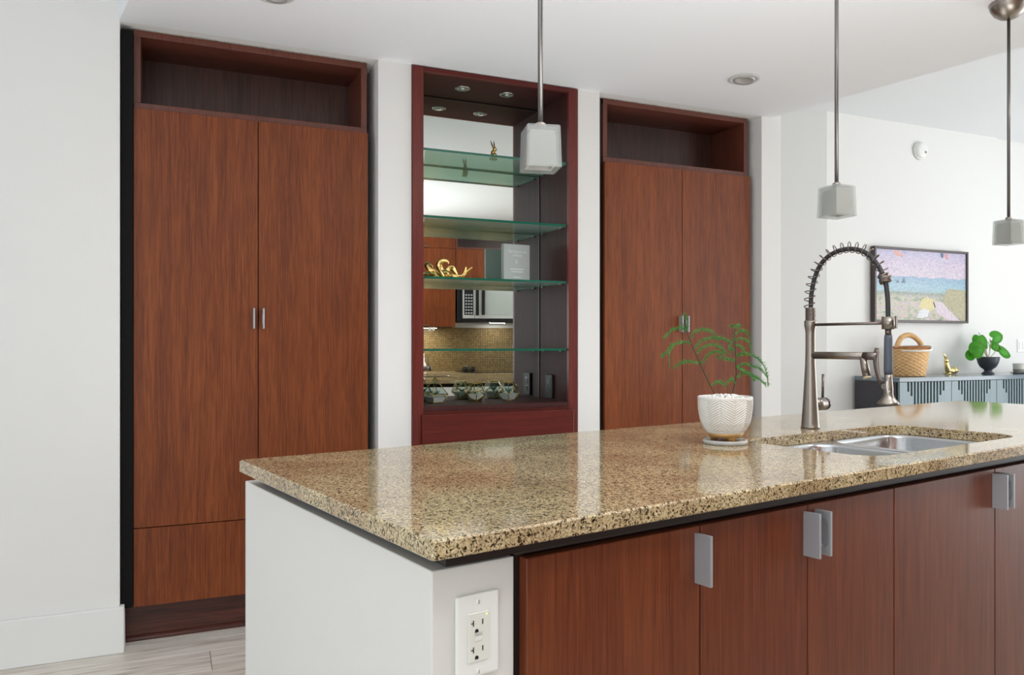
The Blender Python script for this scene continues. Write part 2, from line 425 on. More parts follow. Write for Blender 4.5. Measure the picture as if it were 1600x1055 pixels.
# ------------------------------------------------------------------ tall cabinets
CAULK = mat('crumbly_white_caulk', (168, 160, 148), .9, vary=.6, vscale=60, bump=.6, bscale=120)
def tall_cabinet(label, x0, x1, yf, xs, dx0, dx1, zs):
    t = thing('tall_cabinet', label, 'cabinet', ((x0+x1)/2, yf+.3, 0, 0), 'tall cabinets in the wall niches')
    yb = yf+.6; p = .025; zo = zs
    body = B(x0, x0+.018, yf, yb, .156, 2.434); body.box(x1-.018, x1, yf, yb, .156, 2.434)
    body.box(x0+.018, x1-.018, yf+.01, yb, .156, .175); body.box(x0+.018, x1-.018, yb-.01, yb, .175, zo-.045)
    emit('carcass', body, CARC, t)
    # open top box
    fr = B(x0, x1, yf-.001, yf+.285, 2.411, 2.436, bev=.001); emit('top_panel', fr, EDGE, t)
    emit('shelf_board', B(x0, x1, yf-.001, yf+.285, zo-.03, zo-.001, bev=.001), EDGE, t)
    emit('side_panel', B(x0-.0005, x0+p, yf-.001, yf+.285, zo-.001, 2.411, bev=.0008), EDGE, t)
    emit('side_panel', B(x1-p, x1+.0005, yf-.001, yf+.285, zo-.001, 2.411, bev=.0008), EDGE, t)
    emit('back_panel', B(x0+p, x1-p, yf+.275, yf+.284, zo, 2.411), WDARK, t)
    zt = zo-.028; g = .0018; yd = yf-.0205
    emit('divider', B(xs-.01, xs+.01, yf+.002, yf+.02, .156, zt), CARC, t)
    dl = emit('door', B(dx0, xs-g, yd, yf-.0005, .4665, zt, bev=.0008), WOOD, t)
    dr = emit('door', B(xs+g, dx1, yd, yf-.0005, .4665, zt, bev=.0008), WOOD, t)
    emit('drawer', B(dx0, xs-g, yd, yf-.0005, .156, .463, bev=.0008), WOOD, t)
    emit('drawer', B(xs+g, dx1, yd, yf-.0005, .156, .463, bev=.0008), WOOD, t)
    handle(dl, xs-.019, yd, 1.256, True); handle(dr, xs+.019, yd, 1.256)
    emit('kick_board', B(x0-.03, x1+.03, yf+.058, yf+.075, 0, .158), KICKM, t)
    q = MB(); pr = [(0, 0), (0, .021), (-.006, .019), (-.012, .013), (-.014, .006), (-.014, 0)]
    M = Matrix(((0, 0, 1, 0), (1, 0, 0, yf+.058), (0, 1, 0, 0), (0, 0, 0, 1)))
    q.prism(pr, x0-.03, x1+.03, M); emit('quarter_round', q, KICKM, t)
    c = MB(); x = x0+.01
    while x < x1-.03:
        L_ = random.uniform(.015, .07); h_ = random.uniform(.001, .0035)
        c.box(x, min(x+L_, x1), yf-.003-random.random()*.003, yf+.02, 2.4365, 2.4365+h_, bev=.0004); x += L_+random.uniform(.0, .012)
    emit('caulk_bead', c, CAULK, t)['kind'] = 'stuff'
    return t
tl = tall_cabinet('tall cherry cabinet between the bare white wall and the mirrored display unit', -.124, .807, 3.445, .345, -.124, .808, 2.150)
emit('filler_board', B(-.1685, -.1255, 3.412, 4.0, .16, 2.42), BLK, tl)
tr_ = tall_cabinet('tall cherry cabinet behind the faucet and potted fern, right of the mirrored display unit', 2.016, 2.936, 3.455, 2.486, 2.016, 2.939, 2.143)
emit('filler_board', B(1.963, 2.0145, 3.462, 4.0, .16, 2.436), CARC, tr_)

# ------------------------------------------------------------------ display cabinet with mirror and glass shelves
t = thing('display_cabinet', 'built-in red cherry display cabinet with mirrored back and glass shelves', 'cabinet', (1.415, 3.55, 0, 0))
MY = 3.705
emit('stile', B(.9975, 1.049, 3.38, 3.40, 0, 2.436, bev=.001), CHERRYV, t)
emit('stile', B(1.782, 1.830, 3.38, 3.40, 0, 2.436, bev=.001), CHERRYV, t)
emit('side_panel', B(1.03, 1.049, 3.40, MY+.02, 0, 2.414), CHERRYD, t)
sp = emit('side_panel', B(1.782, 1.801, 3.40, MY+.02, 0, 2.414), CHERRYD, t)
holes = MB()
for sx, d in ((1.782, -1), (1.049, 1)):
    for y in (3.45, 3.655):
        for k in range(44):
            z = .99+k*.032
            M = Matrix.Rotation(pi/2, 3, 'Y')
            holes.lathe([(0, 0), (.0028, 0)], (sx+d*.0004, y, z), 8, M)
h = emit('peg_hole', holes, SLOT, sp); h['kind'] = 'stuff'
emit('top_rail', B(1.049, 1.782, 3.38, 3.40, 2.414, 2.436, bev=.001), CHERRY, t)
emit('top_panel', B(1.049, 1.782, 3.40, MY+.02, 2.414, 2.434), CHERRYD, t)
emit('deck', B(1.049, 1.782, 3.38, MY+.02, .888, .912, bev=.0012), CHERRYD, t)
emit('bottom_rail', B(1.049, 1.782, 3.379, 3.40, .845, .888, bev=.001), CHERRY, t)
emit('drawer', B(1.037, 1.800, 3.360, 3.379, .56, .876, bev=.002, seg=2), CHERRY, t)
emit('door', B(1.037, 1.4175, 3.360, 3.379, .11, .555, bev=.002), CHERRY, t)
emit('door', B(1.4195, 1.800, 3.360, 3.379, .11, .555, bev=.002), CHERRY, t)
MIR = mat('mirror_silver', (232, 238, 234), .0, 1)
mi = emit('mirror', B(1.053, 1.778, MY, MY+.006, .913, 2.408), MIR, t)
mi.location = (0, MY-3.55, 0); mi.rotation_euler = (0, 0, radians(.62))
for v in mi.data.vertices: v.co.y -= MY-3.55
emit('mirror_edge', B(1.778, 1.782, MY-.0015, MY+.006, .912, 2.414), BLACK, t)
emit('mirror_edge', B(1.049, 1.782, MY-.004, MY+.006, 2.408, 2.4138), BLACK, t)
emit('mirror_edge', B(1.049, 1.053, MY-.0015, MY+.006, .912, 2.414), BLACK, t)
for z in (2.067, 1.764, 1.488, 1.160):
    m = B(1.0515, 1.7795, 3.398, MY-.004, z, z+.0105)
    for f in m.bm.faces: f.material_index = 0 if abs(f.calc_center_median().z-z-.00525) > .004 else 1
    sh = emit('glass_shelf', m, [GLS, GLE], t)
    for sx, d in ((1.782, -1), (1.049, 1)):
        for y in (3.45, 3.655):
            emit('shelf_clip', B(min(sx, sx+d*.012), max(sx, sx+d*.012), y-.005, y+.005, z-.005, z-.0002, bev=.001), NICK, sh)
for x in (1.289, 1.520):
    pz = 2.4138
    q = MB().lathe([(0.036, 0), (.036, -.003), (.031, -.005), (.022, -.003), (.021, -.0015), (0, -.0015)], (x, 3.531, pz), 28)
    pk = emit('puck_light', q, mat('puck_trim', (176, 178, 172), .3, .8), t)
    emit('bulb', MB().lathe([(.010, -.0016), (.0085, -.005), (0, -.006)], (x, 3.531, pz), 16), mat('puck_bulb', (215, 222, 215), .15, .3), pk)
o = emit('outlet_plate', B(1.770, 1.7815, 3.540, 3.617, .918, 1.038, bev=.003, seg=2), BLACK, t)
q = MB()
for z in (.957, .999): q.box(1.7685, 1.7702, 3.562, 3.595, z-.014, z+.014, bev=.001)
emit('socket', q, mat('black_gloss', (10, 10, 11), .2), o)

# ------------------------------------------------------------------ island
t = thing('kitchen_island', 'kitchen island with cherry doors, white panelled end and aluminium finger plates', 'island', (1.6, .45, 0, 1))
WHP = mat('white_painted_panel', (225, 223, 218), .55, bump=.18, bscale=90)
emit('end_wall', B(.024, .158, .045, .895, 0, .887, bev=.002, seg=2), WHP, t, label='white painted end wall of the island')
emit('back_wall', B(.158, 3.13, .78, .86, 0, .887), WHP, t)
g = B(.030, 3.148, .018, .84, .8995, .9125); sb = emit('sub_top', g, CARC, t)
emit('riser', B(.05, 3.13, .053, .8, .8871, .8995), CARC, t)
bx_ = MB(); bx_.box(.160, .178, .050, .60, .1, .887); bx_.box(3.11, 3.128, .05, .78, .1, .887)
bx_.box(.178, 3.11, .59, .60, .1, .887)
bx_.box(.178, 3.11, .052, .06, .1, .884)
emit('carcass', bx_, CARC, t)
emit('rail', B(.16, 3.13, .046, .052, .8875, .8995), mat('brown_grey_rail', (66, 54, 50), .5), t)
emit('kick_board', B(.16, 3.13, .11, .12, 0, .1), KICKM, t)
us = [(.170, .5305), (.5335, .8305), (.8335, 1.1335), (1.1365, 1.5905), (1.5935, 2.045), (2.048, 2.585), (2.588, 3.128)]
hd = ['r', 'r', 'l', 'r', 'l', 'r', 'l']
VF = .030
for (a, b2), s_ in zip(us, hd):
    d = emit('door', B(a, b2, VF, VF+.0195, .11, .8845, bev=.0012), WOODI, t)
    x = b2-.010 if s_ == 'r' else a+.022
    if (a, s_) == (.5335, 'r'): x = b2-.010
    handle(d, x, VF-.0002, .790, s_ == 'r')
# outlet
ou = emit('outlet_plate', B(.0585, .1285, .0385, .0448, .732, .8465, bev=.0035, seg=2), WHITE, t, label='white duplex safety outlet plate')
OU = mat('outlet_face', (226, 225, 216), .35)
fc = emit('receptacle', B(.0765, .1105, .0362, .0385, .7545, .8215, bev=.0008), OU, ou)
BASE[ou.name] = BASE[t.name]; BASE[fc.name] = BASE[t.name]
q = MB()
for zc in (.807, .7705):
    q.box(.0835, .0850, .0358, .0364, zc-.0035, zc+.0045); q.box(.0805, .0838, .0358, .0364, zc, zc+.0013)
    q.box(.0985, .1000, .0358, .0364, zc-.0025, zc+.0045)
    q.prism([(.0895+.0028*cos(a), zc-.0105+.0028*sin(a)) for a in [pi*k/8 for k in range(9)]]+[(.0867, zc-.0128), (.0923, zc-.0128)], -.0364, -.0358, Matrix(((1, 0, 0, 0), (0, 0, -1, 0), (0, 1, 0, 0), (0, 0, 0, 1))))
emit('slots', q, SLOT, fc)
emit('reset_button', B(.0865, .0985, .0350, .0364, .7905, .7945, bev=.0005), mat('button_grey', (190, 190, 186), .4), fc)
emit('test_button', B(.0865, .0985, .0350, .0364, .7825, .7878, bev=.0005), OU, fc)
m_, nt_, b_ = newmat('green_led'); b_.inputs['Emission Color'].default_value = (.7, 1, .15, 1); b_.inputs['Emission Strength'].default_value = 1.0; b_.inputs['Base Color'].default_value = (.6, .9, .2, 1)
emit('indicator_led', MB().ball((.1058, .0362, .8175), .0013), m_, fc)
for z in (.8355, .7397):
    s_ = MB().lathe([(0, .0016), (.002, .0014), (.0034, .0004), (.0036, 0)], (.0935, .0385, z), 16, Matrix.Rotation(pi/2, 3, 'X'))
    so = emit('screw', s_, WHITE, ou)
    emit('screw_slot', B(.0931, .0939, .0364, .0369, z-.0028, z+.0028), mat('screw_slot_grey', (110, 110, 108), .6), so)

# worktop with undermount cutout
def rrect(x0, x1, y0, y1, r, n=8):
    P = []
    for cx, cy, a0 in ((x1-r, y1-r, 0), (x0+r, y1-r, pi/2), (x0+r, y0+r, pi), (x1-r, y0+r, 1.5*pi)):
        for k in range(n+1):
            a = a0+pi/2*k/n; P.append((cx+r*cos(a), cy+r*sin(a)))
    return P
def slab_with_hole(outer, hole, z0, z1, bev=.003):
    bm = bmesh.new()
    def ring(P, z): return [bm.verts.new((x, y, z)) for x, y in P]
    def inset(P, d, sgn):
        cx = sum(p[0] for p in P)/len(P); cy = sum(p[1] for p in P)/len(P)
        hx = max(p[0] for p in P)-cx; hy = max(p[1] for p in P)-cy
        return [(cx+(p[0]-cx)*(hx+sgn*d)/hx, cy+(p[1]-cy)*(hy+sgn*d)/hy) for p in P]
    def bridge(A, Bq):
        n = len(A)
        for i in range(n): bm.faces.new((A[i], A[(i+1) % n], Bq[(i+1) % n], Bq[i]))
    o0 = ring(inset(outer, bev*.6, -1), z0); o1 = ring(outer, z0+bev*.6); o2 = ring(outer, z1-bev); o3 = ring(inset(outer, bev, -1), z1)
    h0 = ring(hole, z0); h2 = ring(hole, z1-bev*.6); h3 = ring(inset(hole, bev*.6, 1), z1)
    for a, b2 in ((o0, o1), (o1, o2), (o2, o3), (h0, h2), (h2, h3)): bridge(a, b2)
    for o_, h_ in ((o3, h3), (o0, h0)):
        es = [bm.edges.get((o_[i], o_[(i+1) % len(o_)])) for i in range(len(o_))]+[bm.edges.get((h_[i], h_[(i+1) % len(h_)])) for i in range(len(h_))]
        bmesh.ops.triangle_fill(bm, edges=es, use_beauty=True)
    return bm
hole = rrect(1.165, 1.895, .092, .462, .075)
bm = slab_with_hole(rrect(0, 3.155, 0, .860, .006, 3), hole, .9135, .94)
wt = emit('island_worktop', bm, STONE, None, (1.6, .43, .92, 1))
tag(wt, 'speckled beige granite worktop of the island with a polished edge', 'worktop')
# the sub top and riser get a hole too: rebuild them around the sink
for ob, z0, z1, e in ((sb, .8995, .9125, (.030, 3.148, .018, .84)),):
    me = ob.data; bm = slab_with_hole([(e[0], e[2]), (e[1], e[2]), (e[1], e[3]), (e[0], e[3])], rrect(1.13, 1.93, .06, .50, .06), z0, z1, .0005)
    b_ = BASE[t.name]; bmesh.ops.translate(bm, vec=(-b_[0], -b_[1], -b_[2]), verts=bm.verts); bmesh.ops.recalc_face_normals(bm, faces=bm.faces); bm.to_mesh(me); bm.free()
rs = [o for o in t.children if o.name.startswith('riser')][0]
bm = slab_with_hole([(.05, .053), (3.13, .053), (3.13, .8), (.05, .8)], rrect(1.13, 1.93, .06, .50, .06), .8871, .8995, .0005)
b_ = BASE[t.name]; bmesh.ops.translate(bm, vec=(-b_[0], -b_[1], -b_[2]), verts=bm.verts); bmesh.ops.recalc_face_normals(bm, faces=bm.faces); bm.to_mesh(rs.data); bm.free()

# sink
t = thing('double_bowl_sink', 'brushed steel undermount double bowl sink sunk in the granite worktop', 'sink', (1.53, .277, .74, 1))
bm = bmesh.new(); zr = .9130
O = [(1.135, .065), (1.925, .065), (1.925, .495), (1.135, .495)]
o1 = [bm.verts.new((x, y, zr)) for x, y in O]
bowls = [((1.19, 1.50), (.105, .45)), ((1.535, 1.875), (.105, .45))]
ed = [bm.edges.new((o1[i], o1[(i+1) % 4])) for i in range(4)]
for (a, b2), (c, d) in bowls:
    prev = None
    for r_, inx, z in ((.06, 0, zr), (.06, .004, zr-.003), (.058, .007, zr-.010), (.055, .012, zr-.15), (.05, .02, zr-.168), (.04, .04, zr-.175)):
        R_ = [bm.verts.new((x, y, z)) for x, y in rrect(a+inx, b2-inx, c+inx, d-inx, r_, 7)]
        if prev is None:
            ed += [bm.edges.new((R_[i], R_[(i+1) % len(R_)])) for i in range(len(R_))]
        else:
            for i in range(len(R_)):
                f = bm.faces.new((prev[i], prev[(i+1) % len(R_)], R_[(i+1) % len(R_)], R_[i])); f.smooth = True
        prev = R_
    bm.faces.new(prev)
bmesh.ops.triangle_fill(bm, edges=ed, use_beauty=True)
bowl = emit('bowls', bm, STEEL, t)
for (a, b2), _ in bowls:
    emit('drain', MB().lathe([(.042, 0), (.040, .003), (.030, .001), (.0, -.0)], ((a+b2)/2, .28, zr-.1745), 24), NICKD, t)

# ------------------------------------------------------------------ faucet
FU, FV = 1.589, .542
t = thing('spring_faucet', 'tall brushed nickel spring neck kitchen faucet with pull-down spray', 'faucet', (FU, FV, .94, 1))
emit('base_column', MB().lathe([(0, .9402), (.0272, .9402), (.0272, .9445), (.0262, .946), (.0255, .955), (.0235, .985), (.0205, 1.03), (.0175, 1.085), (.0148, 1.135), (.0142, 1.175), (.0140, 1.225), (.0152, 1.236), (.0175, 1.246), (.0178, 1.258), (.0165, 1.262), (0, 1.262)], (FU, FV, 0), 36), NICK, t)
prof = [(0, 1.262)]
for k in range(9):
    z = 1.262+k*.0042; prof += [(.0128, z), (.0146, z+.0008), (.0146, z+.003), (.0128, z+.0038)]
prof += [(.013, 1.300), (0, 1.300)]
emit('ribbed_sleeve', MB().lathe(prof, (FU, FV, 0), 28), NICKD, t)
path = [(0.5403, 1.296), (0.5392, 1.3307), (0.5338, 1.3648), (0.5241, 1.3965), (0.5081, 1.4257), (0.485, 1.447), (0.4602, 1.4585), (0.4339, 1.4636), (0.408, 1.4629), (0.3807, 1.4556), (0.3558, 1.4399), (0.3351, 1.4166), (0.3203, 1.3924), (0.3093, 1.3664), (0.3038, 1.3366), (0.3011, 1.3014), (0.3001, 1.2175)]
def catmull(P, n=8):
    P = [Vector(p) for p in P]; R_ = []
    for i in range(len(P)-1):
        a, b2, c, d = P[max(i-1, 0)], P[i], P[i+1], P[min(i+2, len(P)-1)]
        for k in range(n):
            u = k/n; R_.append(.5*((2*b2)+(c-a)*u+(2*a-5*b2+4*c-d)*u*u+(3*b2-a-3*c+d)*u**3))
    R_.append(P[-1]); return R_
hp = catmull([(FU, v, z) for v, z in path], 6)
emit('hose', MB().tube(hp, .0066, 14), RUB, t)
# spring coil round the hose up to the collar
cp = [p for p in catmull([(FU, v, z) for v, z in path[:14]], 24)]
L_ = [0]
for a, b2 in zip(cp, cp[1:]): L_.append(L_[-1]+(b2-a).length)
tot = L_[-1]; turns = 18.5; co = []; nst = 420; j = 0
for k in range(nst+1):
    s_ = tot*k/nst
    while j < len(L_)-2 and L_[j+1] < s_: j += 1
    f = (s_-L_[j])/(L_[j+1]-L_[j]+1e-9); p = cp[j].lerp(cp[j+1], f); tg = (cp[j+1]-cp[j]).normalized()
    e1 = Vector((1, 0, 0)); e2 = tg.cross(e1); q_ = 2*pi*turns*k/nst
    co.append(p+(e1*cos(q_)+e2*sin(q_))*.0150+e2*.005)
emit('spring_coil', MB().tube(co, .0016, 6), NICKD, t)
tg = (Vector((0, .3093-.3203, 1.3664-1.3924))).normalized(); Mq = Vector((0, 0, 1)).rotation_difference(tg).to_matrix()
emit('collar', MB().lathe([(.0085, -.012), (.0155, -.012), (.0155, -.008), (.0138, -.006), (.0138, .0), (.0162, .001), (.0162, .011), (.0085, .011)], (FU, .311, 1.371), 26, Mq), NICKD, t)
emit('support_bar', MB().tube([(FU, FV-.012, 1.249), (FU, .317, 1.249)], .0042, 12), NICKD, t)
cl = MB().lathe([(.0095, -.017), (.0165, -.017), (.0165, .017), (.0095, .017), (.0095, -.017)], (FU, .3005, 1.249), 26)
emit('holder_ring', cl, NICK, t)
emit('ring_lip', B(FU-.005, FU+.005, .276, .280, 1.234, 1.268, bev=.001), NICKD, t)
emit('hose_tip', MB().tube([(FU, .3001, 1.235), (FU, .3001, 1.214)], .0085, 14), NICKD, t)
emit('spray_grip', MB().lathe([(0, 1.216), (.0098, 1.216), (.0108, 1.205), (.0112, 1.17), (.0118, 1.12), (.0105, 1.108), (0, 1.108)], (FU, .3001, 0), 24), GRIP, t)
emit('spray_head', MB().lathe([(0, 1.110), (.0100, 1.110), (.0098, 1.095), (.0112, 1.082), (.0125, 1.07), (.0122, 1.06), (.0125, 1.052), (.0175, 1.042), (.025, 1.034), (.0275, 1.030), (.0275, 1.0265), (.022, 1.024), (0, 1.024)], (FU, .3001, 0), 32), NICK, t)
lv = []
for k in range(9):
    u = k/8; lv.append((FU-.004*sin(u*pi), .322+.012*sin(u*2.0), 1.080+u*.100))
sl = emit('spray_lever', MB().tube(lv, [.0024, .0028, .003, .0032, .0034, .0036, .0037, .0036, .0024], 14, flat=2.3), NICKD, t)
emit('lever_pivot', MB().tube([(FU-.012, .306, 1.075), (FU+.012, .306, 1.075)], .008, 14), NICK, t)
emit('lever_hook', MB().tube([(FU-.012, .297, 1.09), (FU-.016, .295, 1.075), (FU-.015, .293, 1.058), (FU-.012, .289, 1.064)], .0018, 8), WHITE, t)
emit('spout_arm', MB().tube([(FU, FV-.008, 1.158), (FU, .345, 1.158)], .0108, 20), NICK, t)
emit('arm_joint', MB().tube([(FU, .372, 1.158), (FU, .330, 1.158)], .0112, 20), NICKD, t)
emit('spout', MB().tube([(FU, .374, 1.158), (FU, .369, 1.13), (FU, .362, 1.100)], [.0095, .0108, .0112], 20), NICK, t)
emit('aerator', MB().tube([(FU, .3622, 1.1005), (FU, .3607, 1.095)], .0112, 20), mat('cream_aerator', (206, 192, 150), .4), t)
emit('valve_body', MB().tube([(FU+.012, FV, 1.010), (FU+.063, FV, 1.010)], .0195, 24), NICK, t)
emit('valve_ring', MB().tube([(FU+.063, FV, 1.010), (FU+.067, FV, 1.010)], .0192, 24), BLACK, t)
emit('valve_cap', MB().tube([(FU+.067, FV, 1.010), (FU+.078, FV, 1.010), (FU+.085, FV, 1.010)], [.0198, .0185, .012], 24), NICKD, t)
emit('handle', MB().tube([(FU+.062, FV, 1.028), (FU+.064, FV, 1.1)], .0038, 12), NICKD, t)

# ------------------------------------------------------------------ potted fern on saucer
PU, PV = 1.09, .445
t = thing('round_coaster', 'thin round grey marble coaster under the white pot', 'coaster', (PU, PV, .94, 1))
emit('disc', MB().lathe([(0, .9402), (.053, .9402), (.055, .9425), (.055, .9485), (.0535, .9505), (.050, .9505), (.048, .9478), (0, .9478)], (PU, PV, 0), 40), mat('pale_grey_marble', (186, 186, 182), .35, vary=.2, vscale=40), t)
t = thing('potted_fern', 'feathery green seedling in a white chevron-ribbed pot, on the island worktop', 'plant', (PU, PV, .948, 1))
def chev(r, z, q):
    if not (.972 < z < 1.052) or r < .04: return r
    x = (q/(2*pi)*6) % 1; tri = abs(x*2-1)
    ph = ((z+tri*.019)/.0062) % 1
    g_ = max(0, 1-abs(ph-.5)*3.6)
    rib = .0009 if min(x, 1-x) < .025 or abs(x-.5) < .025 else 0
    return r-.0026*g_-rib*1.3
zs_ = []; TB = [(.957, .034), (.961, .040), (.968, .0446), (.978, .053), (.995, .0613), (1.012, .0648), (1.028, .067), (1.045, .0678), (1.058, .0678)]
for k in range(161):
    z = .957+.101*k/160; j_ = 0
    while j_ < len(TB)-2 and TB[j_+1][0] < z: j_ += 1
    (za, ra), (zb, rb) = TB[j_], TB[j_+1]
    zs_.append((ra+(rb-ra)*(z-za)/(zb-za), z))
prof = [(0, .956), (.026, .956)]+zs_+[(.0655, 1.0595), (.0635, 1.058), (.062, 1.045), (.060, 1.04), (0, 1.04)]
pot = emit('pot', MB().lathe(prof, (PU, PV, 0), 288, fn=chev), CERW, t, label='white pot with pressed chevron lines and gold base')
BASE[pot.name] = BASE[t.name]
emit('gold_band', MB().lathe([(.0, .9553), (.034, .9553), (.0366, .957), (.0415, .9605), (.0455, .9672), (.0440, .9678), (0, .962)], (PU, PV, 0), 48), mat('matte_gold_glaze', (204, 160, 104), .35, .5), pot)
for a in (-1.9, .2, 2.3):
    emit('foot', MB().lathe([(0, -.0055), (.009, -.0055), (.0115, .003), (.012, .009), (0, .009)], (PU+.027*cos(a), PV+.027*sin(a), .9545), 16), mat('gold_foot', (212, 158, 92), .3, .6), pot)
q = MB()
for k in range(260):
    a = random.random()*2*pi; r = .058*sqrt(random.random())
    q.ball((PU+r*cos(a), PV+r*sin(a), 1.048+.014*(1-(r/.06)**2)+random.uniform(-.002, .003)), random.uniform(.0032, .0055), (1, random.uniform(.7, 1), .7), 1, Matrix.Rotation(random.random()*6, 3, 'Z'))
emit('pebbles', q, mat('white_pebbles', (240, 239, 235), .6), t)['kind'] = 'stuff'
RX, RYv = .82063, -.57146           # direction across the plant, in the kitchen frame
def pp(px, py, dep=0):
    a = (px-1133)*.001618; z = 1.19+(538.5-py)*.001618
    return Vector((PU+a*RX+dep*.5715, PV+a*RYv+dep*.8206, z))
def frond(name, P, nl=.0135, dens=640, droop=.2, r=.0008, dep=0, taper=.4, parent=None):
    n_ = len(P); pts = catmull([pp(x, y, dep*(i/(n_-1))) for i, (x, y) in enumerate(P)], 10)
    m = MB(); m.tube(pts, [r*(1-.5*i/len(pts)) for i in range(len(pts))], 5)
    L_ = sum((b2-a).length for a, b2 in zip(pts, pts[1:])); N_ = int(L_*dens); 
    for k in range(N_):
        f = (k+.5)/N_; i = min(int(f*(len(pts)-1)), len(pts)-2); p = pts[i].lerp(pts[i+1], f*(len(pts)-1)-i)
        tg = (pts[i+1]-pts[i]).normalized()
        for s_ in (-1, 1, 0):
            side = Vector((-.5715, -.8206, 0))*s_*.7 + Vector((0, 0, 1))*(abs(s_)*random.choice((-1, 1))*.5+(1-abs(s_))*random.choice((-1, 1)))
            d = (tg*random.uniform(.5, 1.0)+side.normalized()*random.uniform(.6, 1)).normalized()
            ln = nl*random.uniform(.6, 1.1)*(1-taper*abs(f-.55))
            wv = d.cross(Vector((random.random()-.5, random.random()-.5, random.random()-.5))).normalized()*.00085
            w2 = d.cross(wv).normalized()*.0006
            a_, b3, c_ = [m.bm.verts.new(p+x) for x in (wv, -wv, w2)]; e_ = m.bm.verts.new(p+d*ln)
            m.bm.faces.new((a_, b3, e_)); m.bm.faces.new((b3, c_, e_)); m.bm.faces.new((c_, a_, e_))
    return emit(name, m, LEAF, parent or t, normals=False)
def stem(P, r0, r1):
    pts = catmull([pp(*p) for p in P], 8)
    s_ = emit('stem', MB().tube(pts, [r0+(r1-r0)*i/len(pts) for i in range(len(pts))], 8), STEM, t); return s_
s1 = stem([(1116, 615), (1112, 607), (1101, 584), (1088, 556), (1078, 532), (1073, 517), (1070, 500)], .0016, .0009)
s2 = stem([(1144, 615), (1146, 607), (1150, 588), (1149.5, 560), (1148, 530), (1148, 511)], .0016, .0009)
for s_ in (s1, s2): BASE[s_.name] = BASE[t.name]
for i, (P, sx) in enumerate([
    ([(1080, 536), (1068, 534.5), (1053, 539), (1043, 550), (1037, 558)], 0), ([(1053, 539), (1045, 553), (1044, 573)], 0),
    ([(1096, 568), (1082, 565), (1068, 566), (1056, 574)], 0), ([(1072, 515), (1062, 512), (1050, 517), (1040, 528)], 0),
    ([(1079, 530), (1086, 518), (1100, 514.5), (1114, 519), (1122, 530)], 0), ([(1085, 544), (1096, 533), (1112, 528), (1128, 528), (1141, 533)], 0),
    ([(1088, 552), (1099, 542), (1114, 539), (1126, 544), (1131, 552)], 0), ([(1096, 568), (1104, 556), (1116, 549), (1128, 552)], 0),
    ([(1111, 603), (1120, 597), (1127, 598), (1133, 604)], 0), ([(1072, 516), (1067, 505), (1067, 493)], 0), ([(1072, 516), (1074, 503), (1070, 491)], 0),
    ([(1148, 512), (1144, 509.5), (1140, 511)], 1), ([(1148, 512), (1153, 509), (1159, 511)], 1), ([(1148, 522), (1156, 517), (1164, 519), (1168, 526)], 1),
    ([(1149, 532), (1160, 529), (1170, 535), (1173, 545)], 1), ([(1149, 556), (1160, 553), (1176, 555), (1190, 566), (1198, 584), (1200, 601)], 1),
    ([(1150, 574), (1162, 569), (1178, 572), (1190, 578), (1199, 588)], 1), ([(1151, 590), (1162, 583), (1176, 587), (1188, 592), (1199, 602)], 1),
    ([(1149.5, 564), (1138, 561), (1124, 558)], 1), ([(1149, 548), (1141, 545), (1138, 552)], 1), ([(1149, 600), (1144, 592), (1136, 597)], 1),
    ([(1149, 540), (1156, 541), (1162, 550)], 1), ([(1149, 526), (1144, 534), (1141, 544)], 1), ([(1150, 575), (1160, 578), (1172, 586), (1178, 594)], 1)]):
    frond('frond', P, dep=random.uniform(-.02, .02), parent=(s1, s2)[sx])

# ------------------------------------------------------------------ pendants
FRG = thin_glass('frosted_glass_casing', (232, 234, 232), frost=.2)
INN = mat('inner_frosted_glass', (196, 195, 190), .6)
def frustum(m, c, wb, wt, z0, z1, open_bottom=True, th=.005, bev=.003):
    def sq(w_, z): return [m.bm.verts.new((c[0]+a*w_/2, c[1]+b2*w_/2, z)) for a, b2 in ((-1, -1), (1, -1), (1, 1), (-1, 1))]
    a = sq(wb, z0); b2 = sq(wt, z1-bev); b3 = sq(wt-2*bev, z1)
    ia = sq(wb-2*th, z0); ib = sq(wt-2*th, z1-th)
    def br(A, Bq):
        for i in range(4): m.bm.faces.new((A[i], A[(i+1) % 4], Bq[(i+1) % 4], Bq[i]))
    br(a, b2); br(b2, b3); m.bm.faces.new(b3); br(ia, ib); m.bm.faces.new(ib); br(a, ia)
PEN = [(.503, 'nearest pendant lamp, frosted glass cube in front of the display cabinet'), (1.566, 'pendant lamp with glass cube hanging between the right cabinet and the faucet'), (2.642, 'farthest pendant lamp, above the potted leafy plant at the picture edge')]
prt = None
